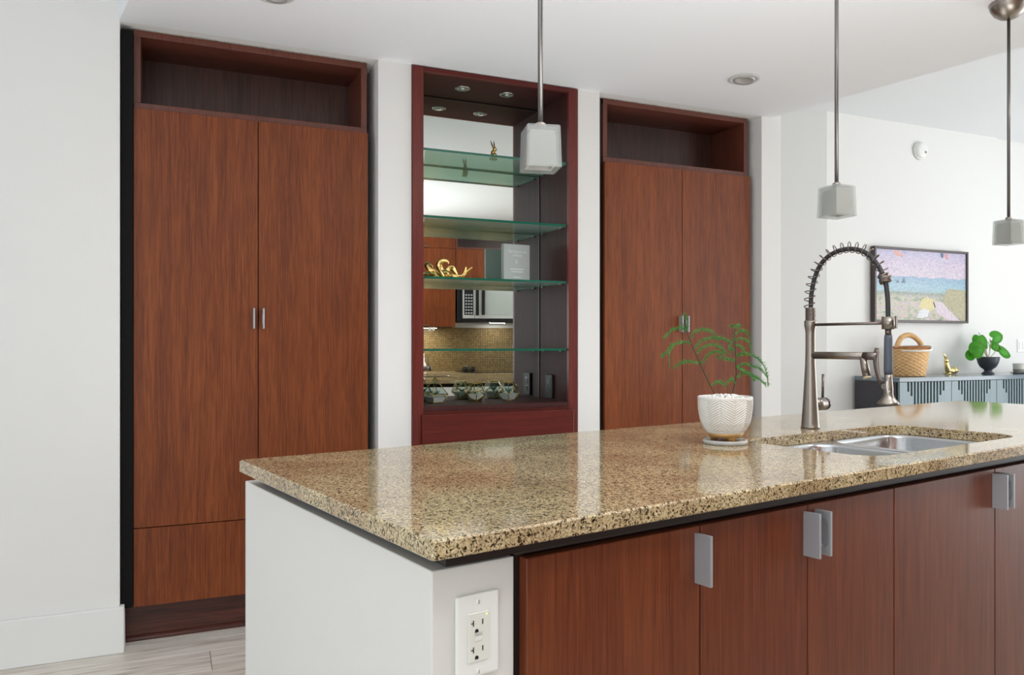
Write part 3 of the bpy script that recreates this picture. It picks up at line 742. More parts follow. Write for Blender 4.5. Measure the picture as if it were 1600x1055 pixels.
for u, lab in PEN:
    p = k2w(u, .441); base = (p.x, p.y, 1.556, -.05)
    def L(x, y, z): return (x, y, z)
    t = bpy.data.objects.new('pendant_lamp', None); C.objects.link(t); t.location = (p.x, p.y, 1.556); t.rotation_euler = (0, 0, -.24 if prt is None else -.03)
    BASE[t.name] = (0, 0, 0, 0); t['label'] = lab; t['category'] = 'lamp'; t['group'] = 'pendant lamps over the island'
    if prt is None:
        m = MB(); frustum(m, (0, 0), .075, .070, 0, .088, th=.004); emit('glass_shade', m, FRG, t)
        m = MB(); frustum(m, (0, 0), .057, .053, .006, .078, th=.003, bev=.002); emit('inner_diffuser', m, INN, t)
        emit('socket_cap', MB().lathe([(0, .088), (.011, .088), (.011, .097), (.0065, .1), (0, .1)], (0, 0, 0), 20), NICK, t)
        emit('rod', MB().tube([(0, 0, .099), (0, 0, .83)], .0055, 14), ROD, t)
        emit('canopy', MB().lathe([(0, .822), (.012, .822), (.03, .828), (.048, .842), (.059, .86), (.064, .879), (.064, .8825), (0, .8825)], (0, 0, 0), 40), NICK, t)
        emit('canopy_screw', MB().ball((.045, -.02, .846), .004), NICKD, t)
        prt = t
    else:
        for ch in prt.children:
            c = ch.copy(); C.objects.link(c); c.parent = t
# recessed cans
for (x, y), lab in (((2.482, 2.943), 'round recessed ceiling light above the right tall cabinet'), ((.346, 2.905), 'round recessed ceiling light cut by the top edge of the picture')):
    t = thing('recessed_light', lab, 'light', (x, y, 2.44, 0), 'recessed lights in the kitchen ceiling')
    emit('trim_ring', MB().lathe([(.052, .0), (.0755, .0), (.0755, -.003), (.070, -.006), (.056, -.006), (.052, -.002), (.052, 0)], (x, y, 2.4397), 40), mat('white_trim', (206, 206, 204), .4), t)
    Mq = Matrix.Rotation(.12, 3, 'Y')
    emit('gimbal', MB().lathe([(0, -.002), (.03, -.002), (.035, -.0065), (.049, -.010), (.051, -.004), (.051, -.001), (0, -.001)], (x, y, 2.4385), 36, Mq), mat('grey_gimbal', (190, 190, 188), .35, .3), t)

# ------------------------------------------------------------------ things in the display cabinet
def gold_rabbit_sitting(base, s=1.0):
    m = MB(); x, y, z = base
    m.ball((x, y, z+.02*s), .02*s, (.72, .95, 1), 3); m.ball((x-.004*s, y+.003, z+.034*s), .014*s, (.8, .9, 1.3), 3)
    m.ball((x+.001, y-.004, z+.054*s), .0115*s, (.85, 1, 1.05), 3); m.ball((x+.006*s, y-.008*s, z+.052*s), .006*s, (1, 1, .9), 2)
    for dx in (-.008, .008): m.ball((x+dx*s, y-.012*s, z+.006*s), .006*s, (.9, 1.3, .9), 2)
    m.ball((x-.012*s, y+.014*s, z+.012*s), .007*s, sub=2)
    return m
t = thing('gold_rabbit', 'small upright gold rabbit figurine on the top glass shelf', 'figurine', (1.443, 3.51, 2.0777, 0))
emit('body', gold_rabbit_sitting((1.443, 3.51, 2.0777)), GOLD, t)
for a, x in ((-.42, -.004), (-.08, .003)):
    emit('ear', MB().tube([(1.443+x, 3.511, 2.0777+.062), (1.443+x+a*.012, 3.512, 2.0777+.077), (1.443+x+a*.03, 3.513, 2.0777+.096)], [.0028, .0042, .001], 8, flat=.5), mat('dark_gold', (120, 92, 48), .3, 1), t)
# sculpture
zz = 1.4987
t = thing('gold_sculpture', 'polished gold sculpture of curling arms on the third glass shelf', 'sculpture', (1.19, 3.51, zz, 0))
emit('core', MB().ball((1.195, 3.51, zz+.022), .022, (1.3, .9, .98), 3), GOLD, t)
arms = [([(1.19, 3.51, .016), (1.165, 3.495, .012), (1.135, 3.48, .030), (1.112, 3.48, .038), (1.098, 3.49, .058), (1.112, 3.50, .07), (1.128, 3.50, .055), (1.130, 3.50, .035)], .011),
        ([(1.19, 3.515, .02), (1.175, 3.52, .045), (1.168, 3.52, .07), (1.183, 3.515, .085), (1.202, 3.505, .083), (1.207, 3.50, .070)], .012),
        ([(1.20, 3.50, .018), (1.18, 3.48, .012), (1.160, 3.465, .030), (1.145, 3.46, .052)], .010),
        ([(1.20, 3.52, .024), (1.218, 3.525, .05), (1.238, 3.525, .055), (1.25, 3.52, .035), (1.262, 3.515, .012)], .010),
        ([(1.21, 3.50, .020), (1.235, 3.48, .010), (1.268, 3.475, .012), (1.282, 3.475, .035), (1.287, 3.475, .058)], .008),
        ([(1.22, 3.51, .016), (1.255, 3.50, .010), (1.280, 3.495, .02), (1.302, 3.49, .040), (1.322, 3.485, .058)], .008),
        ([(1.17, 3.52, .018), (1.13, 3.54, .010), (1.105, 3.55, .024), (1.094, 3.55, .02)], .009)]
for P, r in arms:
    pts = catmull([(x, y, zz+max(z, r*1.35)) for x, y, z in P], 8); n_ = len(pts)
    emit('arm', MB().tube(pts, [1.45*r*(1-.8*(i/n_)**1.7) for i in range(n_)], 14, flat=.45), GOLD, t)
# book
def text_mesh(s_, size, ext=.0002):
    cu = bpy.data.curves.new('txt', 'FONT'); cu.body = s_; cu.size = size; cu.extrude = ext; cu.align_x = 'CENTER'; cu.resolution_u = 2
    o = bpy.data.objects.new('txt', cu); C.objects.link(o); bpy.context.view_layer.update()
    me = bpy.data.meshes.new_from_object(o.evaluated_get(bpy.context.evaluated_depsgraph_get())); bpy.data.objects.remove(o); return me
bkx, bky = 1.597, 3.60
t = bpy.data.objects.new('standing_book', None); C.objects.link(t); t.location = (bkx, bky, zz); t.rotation_euler = (0, 0, .10)
BASE[t.name] = (0, 0, 0, 0); tag(t, 'pale grey clothbound book standing upright on the third glass shelf', 'book')
bg_ = mat('grey_book_cloth', (200, 199, 201), .7, bump=.1, bscale=500)
W_, Hb, T_ = .150, .192, .024
m = B(-W_/2, W_/2, -T_/2, -T_/2+.002, 0, Hb); m.box(-W_/2, W_/2, T_/2-.002, T_/2, 0, Hb); m.box(-W_/2, -W_/2+.002, -T_/2, T_/2, 0, Hb)
cv = emit('cover', m, bg_, t)
emit('page_block', B(-W_/2+.002, W_/2-.003, -T_/2+.002, T_/2-.002, .002, Hb-.002), mat('book_pages', (228, 224, 212), .9), t)
fo = mat('silver_foil', (240, 241, 241), .5, 0)
for s_, z, sz in (('The Secret Life', .150, .0175), ('of Plants', .132, .0165)):
    me = text_mesh(s_, sz); me.materials.append(fo)
    o = bpy.data.objects.new('lettering', me); C.objects.link(o); o.parent = cv; o.location = (.004, -T_/2-.0002, z); o.rotation_euler = (pi/2, 0, 0)
    BASE[o.name] = (0, 0, 0, 0)
q = MB()
for z, w_ in ((.066, .078), (.053, .066), (.026, .042)): q.box(.002-w_/2, .002+w_/2, -T_/2-.0004, -T_/2, z, z+.0045)
emit('print_line', q, fo, cv)
emit('emblem', MB().lathe([(0, -.011), (.004, -.003), (.0015, .004), (.0035, .010), (0, .012)], (0, -T_/2, .104), 8), fo, cv)
# terrariums
SUC = mat('succulent_blue_green', (92, 132, 118), .5, vary=.2); SAND = mat('white_sand', (214, 210, 206), .8, bump=.4, bscale=300); PEBW = mat('white_gravel', (226, 224, 220), .6)
def terrarium(lab, cx, cy, z0, verts, faces, sand_z, rot=0):
    t = thing('glass_terrarium', lab, 'terrarium', (cx, cy, z0, 0), 'geometric terrariums on the display cabinet deck')
    R_ = Matrix.Rotation(rot, 3, 'Z'); V = [R_ @ Vector(v) for v in verts]
    zmin = min(v.z for v in V); V = [Vector((v.x+cx, v.y+cy, v.z-zmin+z0+.0015)) for v in V]
    es = {tuple(sorted((f[i], f[(i+1) % len(f)]))) for f in faces for i in range(len(f))}
    m = MB()
    for a, b2 in es: m.tube([V[a], V[b2]], .0019, 6)
    fr = emit('brass_frame', m, BRASS, t)
    for f in faces:
        c_ = sum((V[i] for i in f), Vector())/len(f); 
        m = MB(); m.face([V[i].lerp(c_, .03) for i in f]); emit('glass_pane', m, PANE, t, normals=False)
    # fill inside the lower part
    bm = bmesh.new(); cc = sum(V, Vector())/len(V)
    vv = [bm.verts.new(cc+(v-cc)*.93) for v in V]; bmesh.ops.convex_hull(bm, input=vv)
    bmesh.ops.bisect_plane(bm, geom=bm.verts[:]+bm.edges[:]+bm.faces[:], plane_co=(0, 0, z0+sand_z), plane_no=(0, 0, 1), clear_outer=True)
    be = [e for e in bm.edges if e.is_boundary]; bmesh.ops.contextual_create(bm, geom=be)
    s_ = emit('sand', bm, SAND, t)
    return t
def succulent(t, cx, cy, z, n=13, ln=.03, up=.7):
    p = None
    for k in range(n):
        a = k*2.4; tilt = up*(1-.5*k/n)
        d = Vector((cos(a)*tilt, sin(a)*tilt, 1)).normalized()
        pts = [Vector((cx, cy, z)), Vector((cx, cy, z))+d*ln*.5, Vector((cx, cy, z))+d*ln]
        emit('leaf', MB().tube(pts, [.0022, .0034, .0004], 6, flat=.6), SUC, t)
zd = .9125
# pyramid on inverted frustum (square)
s0, s1_, zh, zt = .018, .029, .034, .098
V = [(-s0, -s0, 0), (s0, -s0, 0), (s0, s0, 0), (-s0, s0, 0), (-s1_*1.0, -s1_, zh), (s1_, -s1_, zh), (s1_, s1_, zh), (-s1_, s1_, zh), (0, 0, zt)]
s0 = .03
V = [(-.032, -.028, 0), (.032, -.028, 0), (.032, .028, 0), (-.032, .028, 0), (-.048, -.042, .036), (.048, -.042, .036), (.048, .042, .036), (-.048, .042, .036), (0, 0, .118)]
F = [(0, 1, 2, 3), (0, 1, 5, 4), (1, 2, 6, 5), (2, 3, 7, 6), (3, 0, 4, 7), (4, 5, 8), (5, 6, 8), (6, 7, 8), (7, 4, 8)]
tx, ty = 1.173, 3.60
t = terrarium('pyramid topped brass and glass terrarium holding white gravel', tx, ty, zd, V, F, .026, .38)
for k in range(1): pass
q = MB()
for k in range(120):
    a, b2 = random.uniform(-.04, .04), random.uniform(-.035, .035)
    p = Matrix.Rotation(.38, 3, 'Z') @ Vector((a, b2, 0)); q.ball((tx+p.x, ty+p.y, zd+.029+random.random()*.003), .0036, (1, .8, .7), 1)
emit('gravel', q, PEBW, t)['kind'] = 'stuff'
succulent(t, tx, ty, zd+.03, 12, .034, 1.1)
# icosahedron
ph_ = (1+5**.5)/2
def ico(r):
    bm = bmesh.new(); bmesh.ops.create_icosphere(bm, subdivisions=1, radius=r); 
    V = [v.co.copy() for v in bm.verts]; F = [tuple(v.index for v in f.verts) for f in bm.faces]; bm.free(); return V, F
V, F = ico(.054)
# rest it on a face
nrm = (V[F[0][1]]-V[F[0][0]]).cross(V[F[0][2]]-V[F[0][0]]).normalized()
if nrm.dot(V[F[0][0]]) < 0: nrm = -nrm
Rq = nrm.rotation_difference(Vector((0, 0, -1))).to_matrix(); Vr = [Rq @ v for v in V]
t = terrarium('many-faced brass and glass terrarium in the middle of the three', 1.385, 3.61, zd, Vr, F, .036, .5)
succulent(t, 1.385, 3.61, zd+.036, 10, .022, 1.6)
# dodecahedron from the icosahedron's faces
Vd = [(V[f[0]]+V[f[1]]+V[f[2]])/3 for f in F]; Fd = []
for i, v in enumerate(V):
    fs = [k for k, f in enumerate(F) if i in f]; n_ = v.normalized(); a = (Vd[fs[0]]-n_*n_.dot(Vd[fs[0]])).normalized(); b2 = n_.cross(a)
    fs.sort(key=lambda k: atan2(Vd[k].dot(b2), Vd[k].dot(a))); Fd.append(tuple(fs))
rr = .0535/Vd[0].length; Vd = [v*rr for v in Vd]
nrm = sum((Vd[i] for i in Fd[0]), Vector()).normalized(); Rq = nrm.rotation_difference(Vector((0, 0, -1))).to_matrix(); Vd = [Rq @ v for v in Vd]
t = terrarium('twelve sided brass and glass terrarium nearest the black outlet', 1.563, 3.61, zd, Vd, Fd, .034, .53)
succulent(t, 1.563, 3.61, zd+.034, 12, .036, .9)

# ------------------------------------------------------------------ living room end
t = thing('framed_screen', 'wall hung framed screen showing a pale seaside garden picture', 'picture', (5.83, 4.70, 1.374, 0))
x0, x1, z0, z1 = 5.271, 6.389, 1.374, 1.996
FRM = mat('dark_bronze_frame', (74, 66, 64), .35, .3)
def pieces(a, b2, c, d, nm='frame_bar'):
    return emit(nm, B(a, b2, 4.668, 4.712, c, d, bev=.002), FRM, t)
pieces(x0, x0+.02, z0, z1); pieces(x1-.02, x1, z0, z1); pieces(x0+.02, x1-.02, z0, z0+.02); pieces(x0+.02, x1-.02, z1-.02, z1)
def picmat():
    m, nt, b = newmat('seaside_print'); N = nt.nodes; L = nt.links
    tc = N.new('ShaderNodeTexCoord'); sp = N.new('ShaderNodeSeparateXYZ'); L.new(tc.outputs['Generated'], sp.inputs[0])
    no = N.new('ShaderNodeTexNoise'); no.inputs['Scale'].default_value = 9; no.inputs['Detail'].default_value = 6; L.new(tc.outputs['Generated'], no.inputs['Vector'])
    ad = N.new('ShaderNodeMath'); ad.operation = 'MULTIPLY_ADD'; ad.inputs[1].default_value = .07; L.new(no.outputs['Fac'], ad.inputs[0]); L.new(sp.outputs['Z'], ad.inputs[2])
    r = ramp(nt, [(0, (148, 150, 128)), (.28, (160, 166, 140)), (.38, (150, 160, 140)), (.40, (112, 132, 108)), (.435, (124, 146, 128)), (.45, (150, 178, 188)), (.52, (150, 184, 200)), (.655, (138, 168, 194)), (.665, (206, 192, 206)), (.85, (200, 186, 206)), (1, (186, 178, 206))])
    L.new(ad.outputs[0], r.inputs['Fac'])
    n2 = N.new('ShaderNodeTexNoise'); n2.inputs['Scale'].default_value = 15; n2.inputs['Detail'].default_value = 5; L.new(tc.outputs['Generated'], n2.inputs['Vector'])
    r2 = ramp(nt, [(.3, (92, 116, 92)), (.42, (150, 158, 128)), (.5, (196, 188, 166)), (.56, (206, 166, 160)), (.63, (176, 168, 196)), (.72, (228, 222, 216))]); L.new(n2.outputs['Fac'], r2.inputs['Fac'])
    mr = N.new('ShaderNodeMapRange'); mr.inputs['From Min'].default_value = .42; mr.inputs['From Max'].default_value = .3; mr.inputs['To Min'].default_value = 0; mr.inputs['To Max'].default_value = .75
    L.new(sp.outputs['Z'], mr.inputs['Value'])
    mx = N.new('ShaderNodeMix'); mx.data_type = 'RGBA'; L.new(mr.outputs[0], mx.inputs['Factor']); L.new(r.outputs['Color'], mx.inputs['A']); L.new(r2.outputs['Color'], mx.inputs['B'])
    n3 = N.new('ShaderNodeTexNoise'); n3.inputs['Scale'].default_value = 42; n3.inputs['Detail'].default_value = 3; n3.inputs['Distortion'].default_value = 1.5; L.new(tc.outputs['Generated'], n3.inputs['Vector'])
    r3 = ramp(nt, [(.35, (196, 198, 204)), (.6, (255, 252, 248))]); L.new(n3.outputs['Fac'], r3.inputs['Fac'])
    m3 = N.new('ShaderNodeMix'); m3.data_type = 'RGBA'; m3.blend_type = 'MULTIPLY'; m3.inputs['Factor'].default_value = .8
    L.new(mx.outputs['Result'], m3.inputs['A']); L.new(r3.outputs['Color'], m3.inputs['B'])
    L.new(m3.outputs['Result'], b.inputs['Base Color']); b.inputs['Roughness'].default_value = .3; return m
pc = emit('picture_panel', B(x0+.019, x1-.019, 4.680, 4.70, z0+.019, z1-.019), picmat(), t)
def flat(nm, poly, col, dy=0):
    m = MB(); M = Matrix(((1, 0, 0, 0), (0, 0, -1, 4.6800+0), (0, 1, 0, 0), (0, 0, 0, 1)))
    m.prism([(x0+.02+(x1-x0-.04)*a, z0+.02+(z1-z0-.04)*b2) for a, b2 in poly], .0001, .0003+dy, M)
    emit(nm, m, mat(nm+'_paint', col, .5, vary=.5, vscale=55), pc)
flat('painted_path', [(.62, .27), (.72, .27), (.93, .0), (.80, .0), (.66, .12)], (206, 192, 200))
flat('painted_bank', [(.73, .27), (.76, .42), (.80, .47), (.99, .46), (.99, .02), (.93, .02)], (170, 164, 134))
flat('painted_sail', [(.27, .53), (.30, .62), (.32, .53)], (104, 124, 140))
flat('painted_sail', [(.21, .53), (.235, .58), (.25, .53)], (104, 124, 140), .00005)
flat('painted_bush', [(.47, .22), (.50, .31), (.56, .34), (.62, .30), (.65, .20), (.6, .14), (.5, .14)], (214, 200, 150))
flat('painted_blanket', [(.44, .04), (.47, .14), (.53, .18), (.58, .14), (.56, .06), (.50, .03)], (222, 220, 222), .0001)
flat('painted_pennant', [(.19, .99), (.20, .93), (.26, .90), (.30, .92), (.24, .985)], (220, 168, 160))
flat('painted_pennant', [(.70, .99), (.71, .93), (.735, .92), (.74, .99)], (96, 104, 138))
flat('painted_pennant', [(.76, .985), (.76, .93), (.79, .89), (.79, .98)], (214, 140, 142))

SBF = mat('blue_grey_lacquer', (108, 127, 132), .3); SBT = mat('dark_grey_blue_top', (112, 124, 132), .12); SBD = mat('charcoal_side', (56, 54, 60), .4)
t = thing('sideboard', 'long blue-grey sideboard with stepped fluted doors beneath the framed screen', 'sideboard', (6.18, 4.48, 0, 0))
sx0, sx1, sy0, sy1 = 5.073, 7.30, 4.27, 4.69
emit('top', B(sx0-.004, sx1+.004, sy0-.006, sy1, .905, .938, bev=.002), SBT, t)
emit('carcass', B(sx0, sx1, sy0+.03, sy1, .09, .905, bev=.001), SBD, t)
emit('plinth', B(sx0+.04, sx1-.04, sy0+.05, sy1-.02, 0, .09), SBD, t)
DX = [5.077, 5.646, 6.177, 6.708, 7.293]
for a, b2 in zip(DX, DX[1:]):
    a += .003; b2 -= .003; wd = b2-a
    d = emit('door', B(a, b2, sy0+.018, sy0+.0295, .10, .902), SLOT, t)
    m = MB(); per = wd/16.0; sw = per*.56
    xs_ = [a+per*(2.25+i) for i in range(12)]
    edges_ = [a]+[v for x in xs_ for v in (x, x+sw)]+[b2]
    for i in range(0, len(edges_), 2): m.box(edges_[i], edges_[i+1], sy0, sy0+.018, .10, .902)
    for i, x in enumerate(xs_):
        k = min(i, 11-i)
        if k < 6:
            ln = .072+.034*k+(.08 if k > 1 else 0)
            if ln < .36: m.box(x, x+sw, sy0+.0004, sy0+.018, .10+ln, .902-ln)
    f = emit('fluted_front', m, SBF, d); f['kind'] = 'stuff'
# basket
bx, by, bz = 5.435, 4.48, .938
t = thing('wicker_basket', 'tan wicker basket with arched handle and white cloth on the sideboard', 'basket', (bx, by, bz, 0))
def weave(r, z, q):
    a = q/(2*pi)*30; row = (z-bz)/.0135
    return r+.0045*sin(a*pi+ (pi if int(row) % 2 else 0))*abs(sin(row*pi)) + .002*abs(sin(row*pi))
prof = [(0, bz+.004), (.112, bz+.002)]
for k in range(110): prof.append((.115+.028*k/109, bz+.004+.222*k/109))
prof += [(.134, bz+.226), (.128, bz+.20), (0, bz+.19)]
WIC = mat('wicker', (220, 178, 126), .65, vary=.28, vscale=30); WICD = mat('dark_wicker', (170, 116, 70), .65, vary=.25, vscale=40)
emit('woven_body', MB().lathe(prof, (bx, by, 0), 180, fn=lambda r, z, q: weave(r, z, q) if r > .1145 and z < bz+.224 else r), WIC, t)
def braid(P, R0, rr, n_t, col, nm):
    m = MB(); P = catmull(P, 14); n_ = len(P)
    for s_ in range(3):
        pts = []
        for i, p in enumerate(P):
            tg = (P[min(i+1, n_-1)]-P[max(i-1, 0)]).normalized(); e1 = tg.cross(Vector((0, 1, .3))).normalized(); e2 = tg.cross(e1); q_ = 2*pi*(n_t*i/n_+s_/3)
            pts.append(p+(e1*cos(q_)+e2*sin(q_))*R0)
        m.tube(pts, rr, 7)
    return emit(nm, m, col, t)
braid([(bx+.14*cos(a), by+.14*sin(a), bz+.228) for a in [2*pi*k/24 for k in range(25)]], .006, .006, 26, WICD, 'rim')
braid([(bx+.135, by, bz+.23), (bx+.125, by, bz+.262), (bx+.085, by, bz+.296), (bx+.03, by, bz+.322), (bx-.03, by, bz+.327), (bx-.09, by, bz+.305), (bx-.125, by, bz+.262), (bx-.135, by, bz+.23)], .010, .0115, 8, WIC, 'handle')
CLO = mat('white_cotton', (240, 240, 238), .85)
cm = bmesh.new(); grid = []
for i in range(25):
    q = -1.15+i*2.3/24; row = []
    for r, z in ((.10, .225), (.128, .242), (.150, .246), (.157, .236), (.155, .215), (.153, .196)):
        k_ = cos((q)/1.15*pi/2)**.5 if abs(q) < 1.15 else 0
        rr = r+.005*sin(q*9)+.003*sin(q*17+1)
        row.append(cm.verts.new((bx+rr*cos(q), by+rr*sin(q), bz+.236+(z-.236)*(.35+.65*k_))))
    grid.append(row)
for A_, B_ in zip(grid, grid[1:]):
    for k in range(5): cm.faces.new((A_[k], A_[k+1], B_[k+1], B_[k])).smooth = True
bmesh.ops.solidify(cm, geom=cm.faces[:], thickness=.003)
emit('cloth_liner', cm, CLO, t)
emit('ribbon', MB().tube([(bx-.145, by-.05, bz+.205), (bx-.07, by-.145, bz+.200), (bx+.02, by-.158, bz+.205), (bx+.10, by-.13, bz+.215)], .006, 8, flat=.4), CLO, t)
# gold rabbit lying
rx, ry, rz = 6.055, 4.60, .938
t = thing('gold_rabbit', 'shiny gold rabbit figurine lying on the sideboard beside the basket', 'figurine', (rx, ry, rz, 0))
m = MB(); m.ball((rx+.03, ry, rz+.030), .032, (1.7, .85, .9), 3); m.ball((rx+.062, ry, rz+.034), .030, (1, .95, 1.05), 3)
m.tube(catmull([(rx-.01, ry, rz+.03), (rx-.025, ry, rz+.06), (rx-.032, ry, rz+.09), (rx-.03, ry, rz+.108)], 6), [.026-.0006*i for i in range(19)], 16)
m.ball((rx-.038, ry-.004, rz+.116), .020, (1.25, .9, .9), 3); m.ball((rx-.056, ry-.004, rz+.112), .011, (1.1, .8, .8), 2)
m.ball((rx-.02, ry-.02, rz+.009), .012, (2.2, .8, .7), 2); m.ball((rx-.02, ry+.02, rz+.009), .012, (2.2, .8, .7), 2); m.ball((rx+.105, ry, rz+.03), .012, sub=2)
GB = mat('pale_gold', (226, 204, 140), .2, 1)
emit('body', m, GB, t)
for dy, a in ((-.008, .0), (.01, .018)):
    emit('ear', MB().tube([(rx-.038, ry+dy, rz+.128), (rx-.06+a, ry+dy, rz+.158), (rx-.095+a*1.6, ry+dy, rz+.19)], [.005, .010, .002], 10, flat=.45), GB, t)
# leafy plant
qx, qy, qz = 6.40, 4.50, .938
t = thing('potted_plant', 'leafy green plant with heart shaped leaves in a charcoal footed pot', 'plant', (qx, qy, qz, 0))
emit('pot', MB().lathe([(0, qz+.0005), (.048, qz+.0005), (.050, qz+.006), (.036, qz+.018), (.028, qz+.03), (.034, qz+.040), (.062, qz+.062), (.078, qz+.095), (.088, qz+.135), (.0875, qz+.146), (.080, qz+.146), (.078, qz+.132), (0, qz+.130)], (qx, qy, 0), 40), mat('charcoal_ceramic', (56, 60, 68), .4), t)
emit('soil', MB().lathe([(.0775, qz+.1325), (.04, qz+.137), (0, qz+.138)], (qx, qy, 0), 24), mat('dark_soil', (48, 40, 32), .95), t)
lf = [((-.155, -.02, .235), .085, (-.5, -.55, .6), -2.2), ((-.072, .02, .30), .085, (-.35, -.5, .75), -1.6), ((-.19, .01, .175), .06, (-.4, -.8, .3), -2.2), ((.075, -.01, .315), .078, (.1, -.9, .5), .2),
      ((.105, .02, .25), .075, (.35, -.4, .85), -.6), ((.165, -.02, .20), .078, (.45, -.5, .7), -.75), ((-.17, -.03, .205), .07, (-.6, -.7, .4), -2.0), ((.02, .05, .24), .05, (0, -.5, .8), 1.2)]
for (dx, dy, dz), sz, nr, ang in lf:
    sz *= 1.45
    n_ = Vector((nr[0]*.55-.25, -.9, nr[2]*.6)).normalized(); e1 = Vector((cos(ang), 0, sin(ang))); e1 = (e1-n_*e1.dot(n_)).normalized(); e2 = n_.cross(e1)
    bm = bmesh.new(); c0 = Vector((qx+dx, qy+dy, qz+dz)); NR = 18; rows = []
    for ring in (0, .5, 1):
        rw = []
        for k in range(NR):
            a = 2*pi*k/NR; hr = (1-.28*abs(cos(a/2))**8*0)*(.78+.22*cos(a))*(1 if True else 0)
            r = sz*.62*ring*(.86+.20*cos(a)-.34*max(0, -cos(a))**10)
            cup = -.10*sz*(ring**2)*abs(sin(a))+.03*sz*(1-ring)
            rw.append(bm.verts.new(c0+e1*(r*cos(a)*1.12)+e2*(r*sin(a)*.95)+n_*cup)); 
            if ring == 0: break
        rows.append(rw)
    for k in range(NR):
        f = bm.faces.new((rows[0][0], rows[1][k], rows[1][(k+1) % NR])); f.smooth = True
        f = bm.faces.new((rows[1][k], rows[2][k], rows[2][(k+1) % NR], rows[1][(k+1) % NR])); f.smooth = True
    r = bmesh.ops.solidify(bm, geom=bm.faces[:], thickness=.0012)
    emit('leaf', bm, LEAF2, t)
    st = c0-e1*sz*.5
    emit('stem', MB().tube(catmull([(qx+dx*.05, qy, qz+.135), (qx+dx*.35, qy+dy*.5, qz+.135+(dz-.135)*.6), tuple(st)], 6), .0028, 6), mat('pale_stem', (146, 150, 104), .6), t)
# mug on saucer
mx_, my_, mz = 6.80, 4.50, .938
t = thing('saucer', 'small grey saucer at the right end of the sideboard', 'saucer', (mx_, my_, mz, 0))
emit('dish', MB().lathe([(0, mz+.0005), (.04, mz+.0005), (.07, mz+.009), (.071, mz+.011), (.04, mz+.005), (0, mz+.005)], (mx_, my_, 0), 32), mat('grey_stoneware', (150, 150, 148), .5), t)
t = thing('ceramic_cup', 'pale two-tone ceramic cup standing on the grey saucer', 'cup', (mx_, my_, mz+.0055, 0))
b0 = mz+.0055
emit('cup_body', MB().lathe([(0, b0), (.036, b0), (.043, b0+.008), (.0455, b0+.03), (.0455, b0+.032), (0, b0+.032)], (mx_, my_, 0), 36), mat('dark_grey_glaze', (136, 138, 134), .5), t)
emit('cup_wall', MB().lathe([(.0455, b0+.032), (.0475, b0+.080), (.046, b0+.082), (.0445, b0+.080), (.0425, b0+.032)], (mx_, my_, 0), 36), mat('pale_grey_glaze', (198, 196, 188), .45), t)
emit('handle', MB().tube(catmull([(mx_+.030, my_-.034, b0+.068), (mx_+.042, my_-.056, b0+.066), (mx_+.043, my_-.058, b0+.045), (mx_+.028, my_-.034, b0+.038)], 6), .004, 8), mat('grey_handle', (150, 148, 142), .5), t)
# smoke detector and switch
t = thing('smoke_detector', 'round white smoke detector high on the far wall', 'detector', (5.842, 4.70, 2.834, 0))
Mq = Matrix.Rotation(pi/2, 3, 'X')
emit('base_plate', MB().lathe([(0, 0), (.075, 0), (.078, .006), (.078, .012), (.07, .016), (0, .016)], (5.842, 4.7195, 2.834), 40, Mq), mat('warm_white_plastic', (226, 228, 224), .45), t)
emit('dome', MB().lathe([(.068, .016), (.066, .030), (.055, .042), (.03, .046), (0, .046)], (5.842, 4.7195, 2.834), 40, Mq), WHITE, t)
emit('test_button', MB().lathe([(.011, .044), (.010, .049), (0, .050)], (5.865, 4.7195, 2.815), 16, Mq), mat('button_dark', (150, 150, 150), .5), t)
t = thing('light_switch', 'double rocker light switch plate on the far wall at the picture edge', 'switch', (7.21, 4.74, 1.18, 0))
emit('plate', B(7.15, 7.27, 4.744, 4.7495, 1.12, 1.24, bev=.002), WHITE, t)
emit('rocker', B(7.170, 7.203, 4.740, 4.7445, 1.147, 1.213, bev=.001), WHITE, t); emit('rocker', B(7.217, 7.25, 4.740, 4.7445, 1.147, 1.213, bev=.001), WHITE, t)

# ------------------------------------------------------------------ kitchen run behind the camera, seen in the mirror
def tilemat():
    m, nt, b = newmat('gold_mosaic_tile'); N = nt.nodes; L = nt.links
    tc = N.new('ShaderNodeTexCoord'); mp = N.new('ShaderNodeMapping'); mp.inputs['Rotation'].default_value = (radians(90), 0, 0); L.new(tc.outputs['Object'], mp.inputs['Vector'])
    br = N.new('ShaderNodeTexBrick'); br.offset = 0; br.inputs['Scale'].default_value = 1; br.inputs['Brick Width'].default_value = .0185; br.inputs['Row Height'].default_value = .0185
    br.inputs['Mortar Size'].default_value = .0022; br.inputs['Mortar Smooth'].default_value = .1; br.inputs['Bias'].default_value = 0
    br.inputs['Color1'].default_value = lin((168, 142, 92)); br.inputs['Color2'].default_value = lin((136, 112, 72)); br.inputs['Mortar'].default_value = lin((76, 64, 50))
    L.new(mp.outputs[0], br.inputs['Vector']); L.new(br.outputs['Color'], b.inputs['Base Color']); b.inputs['Roughness'].default_value = .25; return m
t = thing('wall_worktop_run', 'run of cherry base cabinets under the tiled splashback, seen only in the mirror', 'cabinet', (2.0, -1.35, 0, 3))
emit('splashback', B(.3, 3.4, VK+.0005, VK+.008, .9145, 1.365), tilemat(), t)
emit('carcass', B(.3, 3.4, VK+.002, -1.098, .1, .883), CARC, t)
emit('kick_board', B(.3, 3.4, VK+.1, -1.15, 0, .1), KICKM, t)
x = .3
while x < 3.35:
    emit('door', B(x+.0015, x+.515, -1.0975, -1.078, .11, .70, bev=.001), WOODI, t); emit('drawer', B(x+.0015, x+.515, -1.0975, -1.078, .705, .878, bev=.001), WOODI, t); x += .5167
